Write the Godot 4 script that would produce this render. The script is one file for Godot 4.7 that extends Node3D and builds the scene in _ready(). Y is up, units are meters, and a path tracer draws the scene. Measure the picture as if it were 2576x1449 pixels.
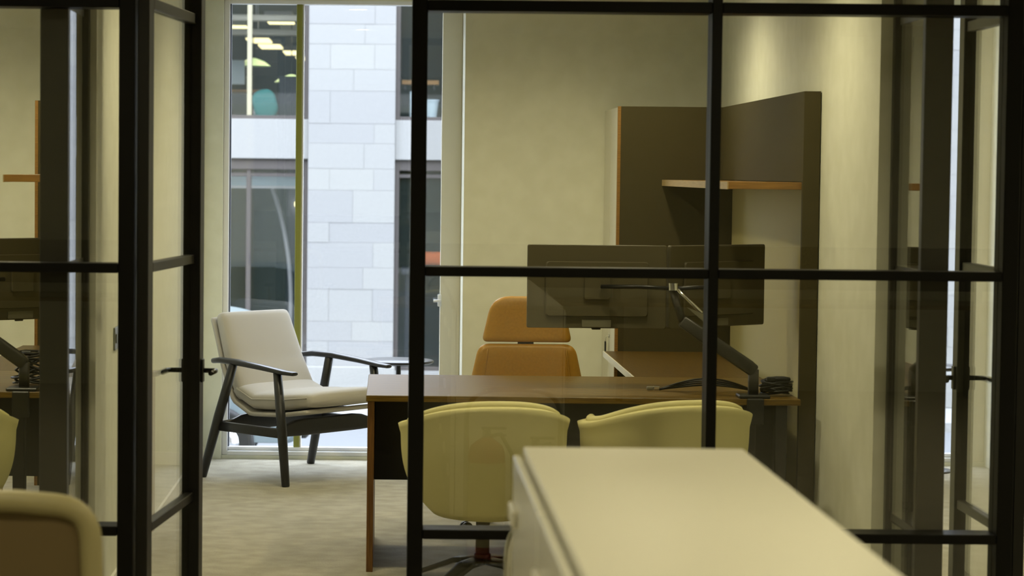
extends Node3D
# Glass-fronted office seen from the aisle. Partition plane z = 0, office at z < 0, aisle at z > 0, street beyond z = -5.6.

const PITCH := 3.05          # from one office to the next
var M := {}                  # materials
var taken := {}

# ---------------------------------------------------------------- mesh builder
class Mesher:
	var v := PackedVector3Array()
	var g := PackedInt32Array()
	var next := 1
	func push(t: PackedVector3Array, smooth: bool) -> void:
		var vol := 0.0
		for i in range(0, t.size(), 3):
			vol += t[i].dot(t[i + 1].cross(t[i + 2]))
		for i in range(0, t.size(), 3):
			v.append(t[i])
			v.append(t[i + 1] if vol < 0.0 else t[i + 2])
			v.append(t[i + 2] if vol < 0.0 else t[i + 1])
			g.append(next if smooth else -1)
		next = next % 30 + 1
	func cbox(c: Vector3, s: Vector3, b := 0.003) -> void:
		var h := s * 0.5
		b = minf(b, minf(h.x, minf(h.y, h.z)) * 0.9)
		var t := PackedVector3Array()
		var sg := [-1.0, 1.0]
		var p := func(x: float, y: float, z: float, ax: int) -> Vector3:
			var q := Vector3(x * h.x, y * h.y, z * h.z)
			if ax != 0: q.x -= x * b
			if ax != 1: q.y -= y * b
			if ax != 2: q.z -= z * b
			return q
		var quads := []
		for ax in 3:
			for s1 in sg:
				var ring := []
				for k in [[-1, -1], [1, -1], [1, 1], [-1, 1]]:
					var d := [0.0, 0.0, 0.0]
					d[ax] = s1
					d[(ax + 1) % 3] = k[0]
					d[(ax + 2) % 3] = k[1]
					ring.append(p.call(d[0], d[1], d[2], ax))
				quads.append(ring)
		if b > 0.0:
			for ax in 3:
				for a in sg:
					for e in sg:
						var u := (ax + 1) % 3
						var w := (ax + 2) % 3
						var d0 := [0.0, 0.0, 0.0]
						d0[ax] = -1.0
						d0[u] = a
						d0[w] = e
						var d1 := d0.duplicate()
						d1[ax] = 1.0
						quads.append([p.call(d0[0], d0[1], d0[2], u), p.call(d1[0], d1[1], d1[2], u), p.call(d1[0], d1[1], d1[2], w), p.call(d0[0], d0[1], d0[2], w)])
			for x in sg:
				for y in sg:
					for z in sg:
						quads.append([p.call(x, y, z, 0), p.call(x, y, z, 1), p.call(x, y, z, 2)])
		for q in quads:
			var mid := Vector3.ZERO
			for k in q: mid += k
			for k in range(1, q.size() - 1):
				var n: Vector3 = (q[k] - q[0]).cross(q[k + 1] - q[0])
				if n.dot(mid) > 0.0:
					t.append_array([q[0] + c, q[k] + c, q[k + 1] + c])
				else:
					t.append_array([q[0] + c, q[k + 1] + c, q[k] + c])
		for i in range(0, t.size(), 3):
			v.append(t[i])
			v.append(t[i + 2])
			v.append(t[i + 1])
			g.append(-1)
	func box(x0: float, x1: float, y0: float, y1: float, z0: float, z1: float, b := 0.003) -> void:
		cbox(Vector3(x0 + x1, y0 + y1, z0 + z1) * 0.5, Vector3(absf(x1 - x0), absf(y1 - y0), absf(z1 - z0)), b)
	# rings of equal length joined in a row, closed by fans
	func stack(rings: Array, smooth := true, caps := true) -> void:
		var t := PackedVector3Array()
		var n: int = rings[0].size()
		for r in rings.size() - 1:
			for k in n:
				var a: Vector3 = rings[r][k]
				var b: Vector3 = rings[r][(k + 1) % n]
				var c: Vector3 = rings[r + 1][(k + 1) % n]
				var d: Vector3 = rings[r + 1][k]
				t.append_array([a, b, c, a, c, d])
		if caps:
			for e in 2:
				var ring: PackedVector3Array = rings[0] if e == 0 else rings[rings.size() - 1]
				var m := Vector3.ZERO
				for k in ring: m += k
				m /= n
				for k in n:
					if e == 0: t.append_array([m, ring[(k + 1) % n], ring[k]])
					else: t.append_array([m, ring[k], ring[(k + 1) % n]])
		push(t, smooth)
	func tube(pts: Array, r, n := 10) -> void:
		var rings := []
		var up := Vector3.UP
		var count := pts.size()
		for i in count:
			var dir: Vector3 = (pts[mini(i + 1, count - 1)] - pts[maxi(i - 1, 0)]).normalized()
			if absf(dir.dot(up)) > 0.97: up = Vector3.RIGHT if absf(dir.x) < 0.9 else Vector3.BACK
			var s := dir.cross(up).normalized()
			up = s.cross(dir).normalized()
			var rad: float = r[i] if r is Array else r
			var ring := PackedVector3Array()
			for k in n:
				var a := TAU * k / n
				ring.append(pts[i] + (s * cos(a) + up * sin(a)) * rad)
			rings.append(ring)
		stack(rings)
	func lathe(c: Vector3, prof: Array, n := 28) -> void:
		var rings := []
		for i in prof.size():
			var ring := PackedVector3Array()
			for k in n:
				var a := TAU * k / n
				ring.append(c + Vector3(cos(a) * prof[i].x, prof[i].y, sin(a) * prof[i].x))
			rings.append(ring)
		var run := [rings[0]]
		var t0 := 0
		# sharp corners split the shading
		var parts := []
		for i in range(1, rings.size()):
			run.append(rings[i])
			var cut := i == rings.size() - 1
			if not cut:
				var d0: Vector2 = (prof[i] - prof[i - 1]).normalized()
				var d1: Vector2 = (prof[i + 1] - prof[i]).normalized()
				cut = d0.dot(d1) < 0.75
			if cut:
				parts.append(run)
				run = [rings[i]]
		for p in parts:
			var t := PackedVector3Array()
			for r in p.size() - 1:
				for k in n:
					t.append_array([p[r][k], p[r + 1][(k + 1) % n], p[r][(k + 1) % n], p[r][k], p[r + 1][k], p[r + 1][(k + 1) % n]])
			for i in range(0, t.size(), 3):
				v.append(t[i])
				v.append(t[i + 2])
				v.append(t[i + 1])
				g.append(next)
			next = next % 30 + 1
	# a rounded-section bar swept along a path; across = its width direction
	func sweep(path: Array, widths: Array, thick: Array, across := Vector3.RIGHT, n := 20, power := 4.0, ease := 0.5) -> void:
		var rings := []
		var last := path.size() - 1
		for i in path.size():
			var dir: Vector3 = (path[mini(i + 1, last)] - path[maxi(i - 1, 0)]).normalized()
			var nn := dir.cross(across).normalized()
			var w: float = widths[i] * 0.5
			var th: float = thick[i] * 0.5
			var steps := [[0.0, 1.0]]
			if i == 0: steps = [[-th * ease, 0.55], [-th * ease * 0.7, 0.85], [0.0, 1.0]]
			if i == last: steps = [[0.0, 1.0], [th * ease * 0.7, 0.85], [th * ease, 0.55]]
			for s in steps:
				var ring := PackedVector3Array()
				for k in n:
					var a := TAU * (k + 0.5) / n
					var ca := cos(a)
					var sa := sin(a)
					var ww: float = w - th * (1.0 - s[1])
					ring.append(path[i] + dir * s[0] + across * (ww * signf(ca) * pow(absf(ca), 2.0 / power)) + nn * (th * s[1] * signf(sa) * pow(absf(sa), 2.0 / power)))
				rings.append(ring)
		stack(rings)
	# an upholstered pad: outline in x/y, puffed in z, bent by bow
	func pad(outline: PackedVector2Array, t: float, puff: float, bowx := 0.0, bowy := 0.0, xf := Transform3D()) -> void:
		var mid := Vector2.ZERO
		for p in outline: mid += p
		mid /= outline.size()
		var rings := []
		for s in [[0.05, -1.0, 1.0], [0.4, -1.0, 0.85], [0.72, -1.0, 0.5], [0.92, -0.95, 0.1], [0.975, -0.72, 0.0], [1.0, -0.3, 0.0], [1.0, 0.3, 0.0], [0.975, 0.72, 0.0], [0.92, 0.95, 0.1], [0.72, 1.0, 0.5], [0.4, 1.0, 0.85], [0.05, 1.0, 1.0]]:
			var ring := PackedVector3Array()
			for p in outline:
				var q: Vector2 = mid + (p - mid) * s[0]
				var z: float = s[1] * t * 0.5 + signf(s[1]) * s[2] * puff + bowx * q.x * q.x + bowy * (q.y - mid.y) * (q.y - mid.y)
				ring.append(xf * Vector3(q.x, q.y, z))
			rings.append(ring)
		stack(rings)
	# flat outline pushed along z with eased edges
	func plate(outline: PackedVector2Array, t: float, b: float, xf := Transform3D()) -> void:
		var mid := Vector2.ZERO
		for p in outline: mid += p
		mid /= outline.size()
		var rings := []
		var tri := Geometry2D.triangulate_polygon(outline)
		for s in [[-t * 0.5, b], [-t * 0.5 + b, 0.0], [t * 0.5 - b, 0.0], [t * 0.5, b]]:
			var ring := PackedVector3Array()
			for p in outline:
				var q: Vector2 = p - (p - mid).normalized() * s[1]
				ring.append(xf * Vector3(q.x, q.y, s[0]))
			rings.append(ring)
		var t2 := PackedVector3Array()
		var n := outline.size()
		for r in 3:
			for k in n:
				var a: Vector3 = rings[r][k]
				var b2: Vector3 = rings[r][(k + 1) % n]
				var c: Vector3 = rings[r + 1][(k + 1) % n]
				var d: Vector3 = rings[r + 1][k]
				t2.append_array([a, b2, c, a, c, d])
		var ccw := not Geometry2D.is_polygon_clockwise(outline)
		for k in range(0, tri.size(), 3):
			var i0 := tri[k]
			var i1 := tri[k + 1]
			var i2 := tri[k + 2]
			var area := (outline[i1] - outline[i0]).cross(outline[i2] - outline[i0])
			if (area > 0.0) != ccw:
				var sw := i1
				i1 = i2
				i2 = sw
			t2.append_array([rings[3][i0], rings[3][i1], rings[3][i2], rings[0][i0], rings[0][i2], rings[0][i1]])
		push(t2, false)
	# an open grid of points given a thickness
	func shell(rows: Array, t: float) -> void:
		var nr := rows.size()
		var nc: int = rows[0].size()
		var inner := []
		for i in nr:
			var line := PackedVector3Array()
			for j in nc:
				var du: Vector3 = rows[mini(i + 1, nr - 1)][j] - rows[maxi(i - 1, 0)][j]
				var dv: Vector3 = rows[i][mini(j + 1, nc - 1)] - rows[i][maxi(j - 1, 0)]
				line.append(rows[i][j] + du.cross(dv).normalized() * t)
			inner.append(line)
		var tr := PackedVector3Array()
		for i in nr - 1:
			for j in nc - 1:
				tr.append_array([rows[i][j], rows[i + 1][j], rows[i + 1][j + 1], rows[i][j], rows[i + 1][j + 1], rows[i][j + 1]])
				tr.append_array([inner[i][j], inner[i + 1][j + 1], inner[i + 1][j], inner[i][j], inner[i][j + 1], inner[i + 1][j + 1]])
		for i in nr - 1:
			for j in [0, nc - 1]:
				var q := [rows[i][j], inner[i][j], inner[i + 1][j], rows[i + 1][j]]
				if j == 0: tr.append_array([q[0], q[1], q[2], q[0], q[2], q[3]])
				else: tr.append_array([q[0], q[2], q[1], q[0], q[3], q[2]])
		for j in nc - 1:
			for i in [0, nr - 1]:
				var q := [rows[i][j], inner[i][j], inner[i][j + 1], rows[i][j + 1]]
				if i == 0: tr.append_array([q[0], q[2], q[1], q[0], q[3], q[2]])
				else: tr.append_array([q[0], q[1], q[2], q[0], q[2], q[3]])
		push(tr, true)
	func mesh() -> ArrayMesh:
		var st := SurfaceTool.new()
		st.begin(Mesh.PRIMITIVE_TRIANGLES)
		for i in v.size():
			if i % 3 == 0: st.set_smooth_group(g[i / 3])
			st.add_vertex(v[i])
		st.generate_normals()
		return st.commit()

func rrect(w: float, h: float, r: float, k := 6, c := Vector2.ZERO) -> PackedVector2Array:
	var out := PackedVector2Array()
	for q in 4:
		var sx := [1, -1, -1, 1][q] as int
		var sy := [1, 1, -1, -1][q] as int
		for i in k + 1:
			var a := PI * 0.5 * (q + float(i) / k)
			out.append(c + Vector2(sx * (w * 0.5 - r) + cos(a) * r, sy * (h * 0.5 - r) + sin(a) * r))
	return out

# rounded polygon from corner points with a radius each
func rpoly(pts: Array, radii: Array, k := 6) -> PackedVector2Array:
	var out := PackedVector2Array()
	var n := pts.size()
	for i in n:
		var p: Vector2 = pts[i]
		var a: Vector2 = (pts[(i + n - 1) % n] - p).normalized()
		var b: Vector2 = (pts[(i + 1) % n] - p).normalized()
		var r: float = radii[i]
		var p0 := p + a * r
		var p1 := p + b * r
		for j in k + 1:
			var t := float(j) / k
			out.append(p0.lerp(p, t).lerp(p.lerp(p1, t), t))
	return out

# ---------------------------------------------------------------- nodes
func numbered(called: String) -> String:
	if not taken.has(called):
		taken[called] = 0
		return called
	taken[called] += 1
	return "%s_%03d" % [called, taken[called]]

func tag(o: Node3D, label: String, category: String, group := "") -> void:
	o.set_meta("label", label)
	o.set_meta("category", category)
	if group: o.set_meta("group", group)

func thing(called: String, label: String, category: String, at := Vector3.ZERO, turn := 0.0, group := "") -> Node3D:
	var o := Node3D.new()
	o.name = numbered(called)
	add_child(o)
	o.position = at
	o.rotation.y = turn
	tag(o, label, category, group)
	return o

func put(m: Mesher, called: String, mat: Material, parent: Node = null) -> MeshInstance3D:
	var o := MeshInstance3D.new()
	o.name = called if parent else numbered(called)
	o.mesh = m.mesh()
	o.material_override = mat
	(parent if parent else self).add_child(o, true)
	return o

func bx(parent: Node, called: String, mat: Material, x0: float, x1: float, y0: float, y1: float, z0: float, z1: float, b := 0.003) -> MeshInstance3D:
	var m := Mesher.new()
	m.box(x0, x1, y0, y1, z0, z1, b)
	return put(m, called, mat, parent)

func struct(called: String, label: String, mat: Material, x0: float, x1: float, y0: float, y1: float, z0: float, z1: float) -> MeshInstance3D:
	var o := bx(null, called, mat, x0, x1, y0, y1, z0, z1, 0.0)
	o.set_meta("kind", "structure")
	o.set_meta("label", label)
	return o

func frame(called: String, label: String, at := Vector3.ZERO) -> Node3D:
	var o := Node3D.new()
	o.name = numbered(called)
	add_child(o)
	o.position = at
	o.set_meta("kind", "structure")
	o.set_meta("label", label)
	return o

# a sheet of glass (one face)
func sheet(parent: Node, a: Vector3, b: Vector3, c: Vector3, d: Vector3, mat: Material, called := "pane") -> MeshInstance3D:
	var m := Mesher.new()
	for p in [a, b, c, a, c, d]: m.v.append(p)
	m.g.append(-1)
	m.g.append(-1)
	return put(m, called, mat, parent)

func copy(o: Node3D, label: String, at: Vector3, turn: float, group := "") -> Node3D:
	var c: Node3D = o.duplicate()
	var base := o.name as String
	c.name = numbered(base)
	add_child(c)
	c.position = at
	c.rotation.y = turn
	c.set_meta("label", label)
	if group: c.set_meta("group", group)
	return c

# ---------------------------------------------------------------- materials
func mat(c: Color, rough: float, metal := 0.0, spec := 0.5) -> StandardMaterial3D:
	var m := StandardMaterial3D.new()
	m.albedo_color = c
	m.roughness = rough
	m.metallic = metal
	m.metallic_specular = spec
	return m

func noise_tex(freq: float, lo: Color, hi: Color, oct := 4, kind := FastNoiseLite.TYPE_SIMPLEX_SMOOTH, sd := 1, size := 512) -> NoiseTexture2D:
	var n := FastNoiseLite.new()
	n.noise_type = kind
	n.seed = sd
	n.frequency = freq
	n.fractal_octaves = oct
	var g := Gradient.new()
	g.set_color(0, lo)
	g.set_color(1, hi)
	g.set_offset(0, 0.2)
	g.set_offset(1, 0.8)
	var t := NoiseTexture2D.new()
	t.width = size
	t.height = size
	t.seamless = true
	t.noise = n
	t.color_ramp = g
	return t

func textured(c0: Color, c1: Color, freq: float, scale: Vector3, rough: float, oct := 4, sd := 1) -> StandardMaterial3D:
	var m := mat(Color.WHITE, rough)
	m.albedo_texture = noise_tex(freq, c0, c1, oct, FastNoiseLite.TYPE_SIMPLEX_SMOOTH, sd)
	m.uv1_triplanar = true
	m.uv1_world_triplanar = true
	m.uv1_scale = scale
	return m

func fine_relief(m: StandardMaterial3D, freq: float, depth: float, sd := 7) -> void:
	m.heightmap_enabled = true
	m.heightmap_texture = noise_tex(freq, Color.BLACK, Color.WHITE, 3, FastNoiseLite.TYPE_SIMPLEX, sd)
	m.heightmap_scale = depth

func glass(c: Color, alpha: float) -> StandardMaterial3D:
	var m := mat(Color(c.r, c.g, c.b, alpha), 0.0)
	m.transparency = BaseMaterial3D.TRANSPARENCY_ALPHA
	m.cull_mode = BaseMaterial3D.CULL_DISABLED
	return m

func glow(c: Color, e: float) -> StandardMaterial3D:
	var m := mat(c, 0.5)
	m.emission_enabled = true
	m.emission = c
	m.emission_energy_multiplier = e
	return m

func make_materials() -> void:
	M.wall = textured(Color(0.855, 0.855, 0.78), Color(0.88, 0.88, 0.81), 0.02, Vector3(0.6, 0.6, 0.6), 0.75)
	M.ceiling = mat(Color(0.9, 0.89, 0.85), 0.9)
	M.skirt = mat(Color(0.9, 0.89, 0.84), 0.35)
	M.black = mat(Color(0.032, 0.029, 0.02), 0.45, 0.0, 0.28)
	M.black_door = mat(Color(0.05, 0.046, 0.035), 0.42, 0.0, 0.42)
	M.glass = glass(Color(0.16, 0.17, 0.06), 0.06)
	M.window_glass = glass(Color(0.3, 0.38, 0.36), 0.02)
	var c := textured(Color(0.735, 0.71, 0.625), Color(0.81, 0.785, 0.705), 0.022, Vector3(0.5, 0.5, 0.6), 0.95, 4, 3)
	c.detail_enabled = true
	c.detail_blend_mode = BaseMaterial3D.BLEND_MODE_MUL
	c.detail_albedo = noise_tex(0.2, Color(0.62, 0.62, 0.62), Color(1, 1, 1), 3, FastNoiseLite.TYPE_SIMPLEX, 9)
	c.detail_uv_layer = BaseMaterial3D.DETAIL_UV_2
	c.uv2_triplanar = true
	c.uv2_world_triplanar = true
	c.uv2_scale = Vector3(3.6, 3.6, 3.6)
	fine_relief(c, 0.3, 0.15)
	M.carpet = c
	M.walnut = textured(Color(0.33, 0.25, 0.065), Color(0.48, 0.375, 0.115), 0.03, Vector3(0.35, 9.0, 9.0), 0.4, 4, 5)
	M.walnut_v = textured(Color(0.38, 0.25, 0.1), Color(0.5, 0.345, 0.15), 0.03, Vector3(9.0, 0.35, 9.0), 0.36, 4, 6)
	M.walnut_z = textured(Color(0.28, 0.205, 0.05), Color(0.4, 0.3, 0.09), 0.03, Vector3(9.0, 9.0, 0.35), 0.42, 4, 8)
	M.oak_edge = textured(Color(0.5, 0.36, 0.16), Color(0.6, 0.44, 0.21), 0.03, Vector3(0.4, 8.0, 8.0), 0.4, 3, 4)
	M.walnut.metallic_specular = 0.42
	M.walnut_z.metallic_specular = 0.36
	M.laminate = textured(Color(0.25, 0.225, 0.135), Color(0.29, 0.26, 0.16), 0.08, Vector3(2, 2, 2), 0.75, 3, 2)
	M.laminate.metallic_specular = 0.28
	M.cream_door = mat(Color(0.84, 0.82, 0.73), 0.4)
	M.modesty = mat(Color(0.07, 0.065, 0.055), 0.55)
	M.white_lam = mat(Color(0.9, 0.885, 0.83), 0.32)
	M.white_gloss = mat(Color(0.88, 0.87, 0.82), 0.16)
	M.tan = textured(Color(0.68, 0.495, 0.125), Color(0.74, 0.545, 0.155), 0.05, Vector3(3, 3, 3), 0.42, 4, 12)
	M.cream_fabric = textured(Color(0.84, 0.81, 0.575), Color(0.88, 0.85, 0.63), 0.2, Vector3(6, 6, 6), 0.85, 3, 13)
	M.linen = textured(Color(0.675, 0.66, 0.635), Color(0.73, 0.715, 0.69), 0.25, Vector3(8, 8, 8), 0.9, 3, 14)
	M.linen.rim_enabled = true
	M.linen.rim = 0.25
	M.ebony = textured(Color(0.11, 0.11, 0.115), Color(0.15, 0.15, 0.155), 0.04, Vector3(8, 1, 8), 0.32, 3, 15)
	M.dark_metal = mat(Color(0.12, 0.115, 0.1), 0.35, 0.6)
	M.grey_plastic = mat(Color(0.3, 0.275, 0.185), 0.5)
	M.black_plastic = mat(Color(0.06, 0.06, 0.055), 0.4)
	M.chrome = mat(Color(0.85, 0.85, 0.84), 0.12, 1.0)
	M.cable = mat(Color(0.045, 0.045, 0.045), 0.45)
	M.white_metal = mat(Color(0.9, 0.9, 0.9), 0.3)
	M.olive_trim = mat(Color(0.52, 0.53, 0.24), 0.45)
	M.mesh_fabric = textured(Color(0.38, 0.32, 0.2), Color(0.44, 0.37, 0.24), 0.3, Vector3(10, 10, 10), 0.8, 2, 16)
	M.shell_cream = mat(Color(0.64, 0.6, 0.44), 0.45)
	M.red = mat(Color(0.72, 0.07, 0.05), 0.25)
	M.cream_label = mat(Color(0.85, 0.8, 0.6), 0.5)
	M.switch_grey = mat(Color(0.55, 0.56, 0.54), 0.3, 0.7)
	M.lamp = glow(Color(1.0, 0.95, 0.78), 14.0)
	M.stone = []
	for k in 4:
		var a: float = [0.0, 0.006, -0.012, 0.012][k]
		M.stone.append(textured(Color(0.55 + a, 0.55 + a, 0.54 + a * 0.6), Color(0.575 + a, 0.575 + a, 0.565 + a * 0.6), 0.05, Vector3(1.5, 1.5, 1.5), 0.9, 3, 20 + k))
	M.mortar = mat(Color(0.53, 0.53, 0.52), 0.95)
	M.bronze = mat(Color(0.3, 0.28, 0.27), 0.5)
	M.facade_glass = glass(Color(0.3, 0.36, 0.35), 0.12)
	M.pavement = textured(Color(0.58, 0.58, 0.57), Color(0.64, 0.64, 0.63), 0.03, Vector3(1, 1, 1), 0.9, 4, 30)
	M.asphalt = textured(Color(0.4, 0.41, 0.42), Color(0.48, 0.49, 0.5), 0.1, Vector3(2, 2, 2), 0.9, 3, 31)

# ---------------------------------------------------------------- lamps
func downlight(at: Vector3, label: String, group: String, energy: float, angle := 80.0) -> void:
	var t := thing("ceiling_downlight", label, "ceiling lamp", at, 0.0, group)
	var m := Mesher.new()
	m.lathe(Vector3.ZERO, [Vector2(0.085, 0.0), Vector2(0.085, -0.004), Vector2(0.112, -0.012), Vector2(0.118, -0.008), Vector2(0.118, 0.0)])
	put(m, "trim_ring", M.white_metal, t)
	m = Mesher.new()
	m.lathe(Vector3.ZERO, [Vector2(0.0, -0.002), Vector2(0.084, -0.002), Vector2(0.084, 0.0), Vector2(0.0, 0.0)])
	put(m, "diffuser", M.lamp, t)
	var l := SpotLight3D.new()
	l.name = "light"
	l.position = Vector3(0, -0.03, 0)
	l.rotation.x = -PI / 2
	l.light_color = Color(1.0, 0.955, 0.77)
	l.light_energy = energy
	l.light_size = 0.08
	l.spot_range = 14.0
	l.spot_attenuation = 2.0
	l.spot_angle = angle
	l.spot_angle_attenuation = 0.7
	l.shadow_enabled = true
	t.add_child(l)

# ---------------------------------------------------------------- partition, fins, doors
const RAILS := [[0.399, 0.432], [1.312, 1.345], [2.224, 2.262]]

func partition(o: float, label: String) -> void:
	var t := thing("glazed_partition", label, "glass partition", Vector3(o, 0, 0))
	bx(t, "jamb", M.black, 0.058, 0.112, 0.0, 2.75, -0.12, 0.0)
	bx(t, "mullion", M.black, 1.088, 1.123, 0.05, 2.7, -0.12, 0.0)
	bx(t, "jamb", M.black, 2.102, 2.157, 0.0, 2.75, -0.12, 0.0)
	for bay in [[0.112, 1.088], [1.123, 2.102]]:
		var ys := [0.05]
		for r in RAILS:
			bx(t, "rail", M.black, bay[0], bay[1], r[0], r[1], -0.12, 0.0)
			ys.append_array(r)
		ys.append(2.7)
		for k in 4:
			bx(t, "glass_pane", M.glass, bay[0], bay[1], ys[k * 2], ys[k * 2 + 1], -0.064, -0.056, 0.0)
	bx(t, "bottom_rail", M.black, 0.112, 2.102, 0.0, 0.05, -0.12, 0.0)
	bx(t, "top_rail", M.black, 0.112, 2.102, 2.7, 2.75, -0.12, 0.0)

func fin(xc: float, near_side: float, label: String) -> void:
	# double-glazed return between the partition and the end of a solid wall; near_side: +1 when our office lies at +x of it
	var t := thing("glazed_return_panel", label, "glass panel", Vector3(xc, 0, 0))
	bx(t, "post", M.dark_frame, -0.05, 0.048, 0.0, 2.75, -0.165, -0.122)
	bx(t, "stile", M.dark_frame, minf(-0.05, near_side * 0.063), maxf(0.05, near_side * 0.063), 0.0, 2.75, -0.6, -0.565)
	var ys := [0.05]
	for r in RAILS:
		bx(t, "rail", M.dark_frame, -0.045, 0.045, r[0], r[1], -0.565, -0.165)
		ys.append_array(r)
	ys.append(2.75)
	bx(t, "rail", M.dark_frame, -0.045, 0.045, 0.0, 0.05, -0.565, -0.165)
	for k in 4:
		for s in [-0.047, 0.047]:
			var y0: float = ys[k * 2]
			var y1: float = ys[k * 2 + 1]
			if s * near_side > 0.0:
				bx(t, "glass_pane", M.glass, s - 0.003, s + 0.003, y0, y1, -0.565, -0.165, 0.0)
			else:
				sheet(t, Vector3(s, y0, -0.165), Vector3(s, y1, -0.165), Vector3(s, y1, -0.565), Vector3(s, y0, -0.565), M.glass, "glass_pane")

func door(at: Vector3, turn_deg: float, label: String) -> void:
	var t := frame("door_1" if not taken.has("door_1") else "door_2", label, at)
	t.rotation.y = deg_to_rad(turn_deg)
	bx(t, "hinge_stile", M.black_door, 0.0, 0.085, 0.01, 2.66, -0.041, 0.0)
	bx(t, "lock_stile", M.black_door, 0.865, 0.945, 0.01, 2.66, -0.045, 0.022)
	var ys := [0.07]
	for r in RAILS:
		bx(t, "rail", M.black_door, 0.085, 0.865, r[0], r[1] + 0.002, -0.036, 0.0)
		ys.append_array(r)
	ys.append(2.6)
	bx(t, "rail", M.black_door, 0.085, 0.865, 0.01, 0.07, -0.036, 0.0)
	bx(t, "rail", M.black_door, 0.085, 0.865, 2.6, 2.66, -0.036, 0.0)
	for k in 4:
		bx(t, "glass_pane", M.glass, 0.085, 0.865, ys[k * 2], ys[k * 2 + 1], -0.022, -0.016, 0.0)
	var h := Node3D.new()
	h.name = "handle"
	t.add_child(h)
	for s in [1.0, -1.0]:
		var z0: float = 0.022 if s > 0 else -0.045
		bx(h, "back_plate", M.black_plastic, 0.888, 0.922, 0.855, 0.945, z0, z0 + s * 0.009)
		var m := Mesher.new()
		m.tube([Vector3(0.905, 0.9, z0), Vector3(0.905, 0.9, z0 + s * 0.05), Vector3(0.9, 0.9, z0 + s * 0.056), Vector3(0.885, 0.9, z0 + s * 0.058), Vector3(0.78, 0.9, z0 + s * 0.058)], 0.0095, 14)
		put(m, "lever", M.handle_black, h)

# ---------------------------------------------------------------- office furniture
func office_desk(o: float, label: String) -> void:
	var t := thing("office_desk", label, "desk", Vector3(o, 0, 0))
	bx(t, "desk_top", M.walnut, -0.106, 1.7, 0.716, 0.742, -2.65, -1.63, 0.002)
	bx(t, "end_panel", M.walnut_v, -0.1, -0.072, 0.0, 0.716, -2.6, -1.645, 0.002)
	bx(t, "modesty_panel", M.modesty, -0.072, 1.66, 0.335, 0.71, -2.07, -2.05, 0.002)
	for x in [1.47, 1.6]:
		bx(t, "leg", M.modesty, x, x + 0.05, 0.0, 0.716, -1.72, -1.66)
	bx(t, "cable_tray", M.modesty, 0.9, 1.6, 0.6, 0.66, -2.3, -2.16)
	# the return along the side wall
	var r := bx(t, "return_top", M.walnut_z, 1.112, 1.7, 0.716, 0.742, -4.2, -2.652, 0.002)
	bx(r, "edge_strip", M.cream_door, 1.106, 1.113, 0.712, 0.743, -4.2, -2.655, 0.001)
	bx(t, "return_leg", M.modesty, 1.16, 1.2, 0.0, 0.716, -3.05, -2.99)
	bx(t, "underframe", M.modesty, 1.2, 1.6, 0.66, 0.71, -4.0, -2.9)

func tower(o: float, label: String) -> void:
	var t := thing("tall_cupboard", label, "cupboard", Vector3(o, 0, 0))
	bx(t, "side_panel", M.laminate, 1.186, 1.785, 0.0, 2.025, -4.245, -4.22, 0.001)
	bx(t, "edge_strip", M.oak_edge, 1.169, 1.186, 0.0, 2.025, -4.245, -4.219, 0.001)
	bx(t, "carcass", M.laminate, 1.19, 1.785, 0.0, 2.02, -4.965, -4.246, 0.001)
	var d := bx(t, "door", M.cream_door, 1.169, 1.188, 0.06, 2.02, -4.6, -4.248, 0.002)
	var d2 := bx(t, "door", M.cream_door, 1.169, 1.188, 0.06, 2.02, -4.962, -4.604, 0.002)
	var m := Mesher.new()
	m.tube([Vector3(1.169, 0.8, -4.5), Vector3(1.161, 0.8, -4.5)], 0.009, 12)
	put(m, "lock", M.chrome, d)
	m = Mesher.new()
	m.tube([Vector3(1.169, 1.0, -4.66), Vector3(1.15, 1.0, -4.66)], 0.008, 10)
	put(m, "knob", M.chrome, d2)
	bx(t, "plinth", M.modesty, 1.2, 1.785, 0.0, 0.06, -4.96, -4.3)

func hutch(o: float, label: String, shelf_label: String) -> void:
	var t := thing("hutch_screen", label, "wall unit", Vector3(o, 0, 0))
	bx(t, "end_post", M.laminate, 1.716, 1.786, 0.0, 2.025, -1.8, -1.77, 0.001)
	bx(t, "upper_panel", M.laminate, 1.716, 1.786, 1.645, 2.025, -4.215, -1.801, 0.001)
	bx(t, "back_panel", M.beige_panel, 1.772, 1.788, 0.0, 1.61, -4.2, -1.802, 0.001)
	var s := thing("wall_shelf", shelf_label, "shelf", Vector3(o, 0, 0))
	bx(s, "board", M.oak_edge, 1.409, 1.784, 1.6125, 1.643, -4.216, -1.803, 0.001)
	bx(s, "edge_strip", M.shelf_edge, 1.404, 1.409, 1.611, 1.643, -4.216, -1.803, 0.0005)

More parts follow.
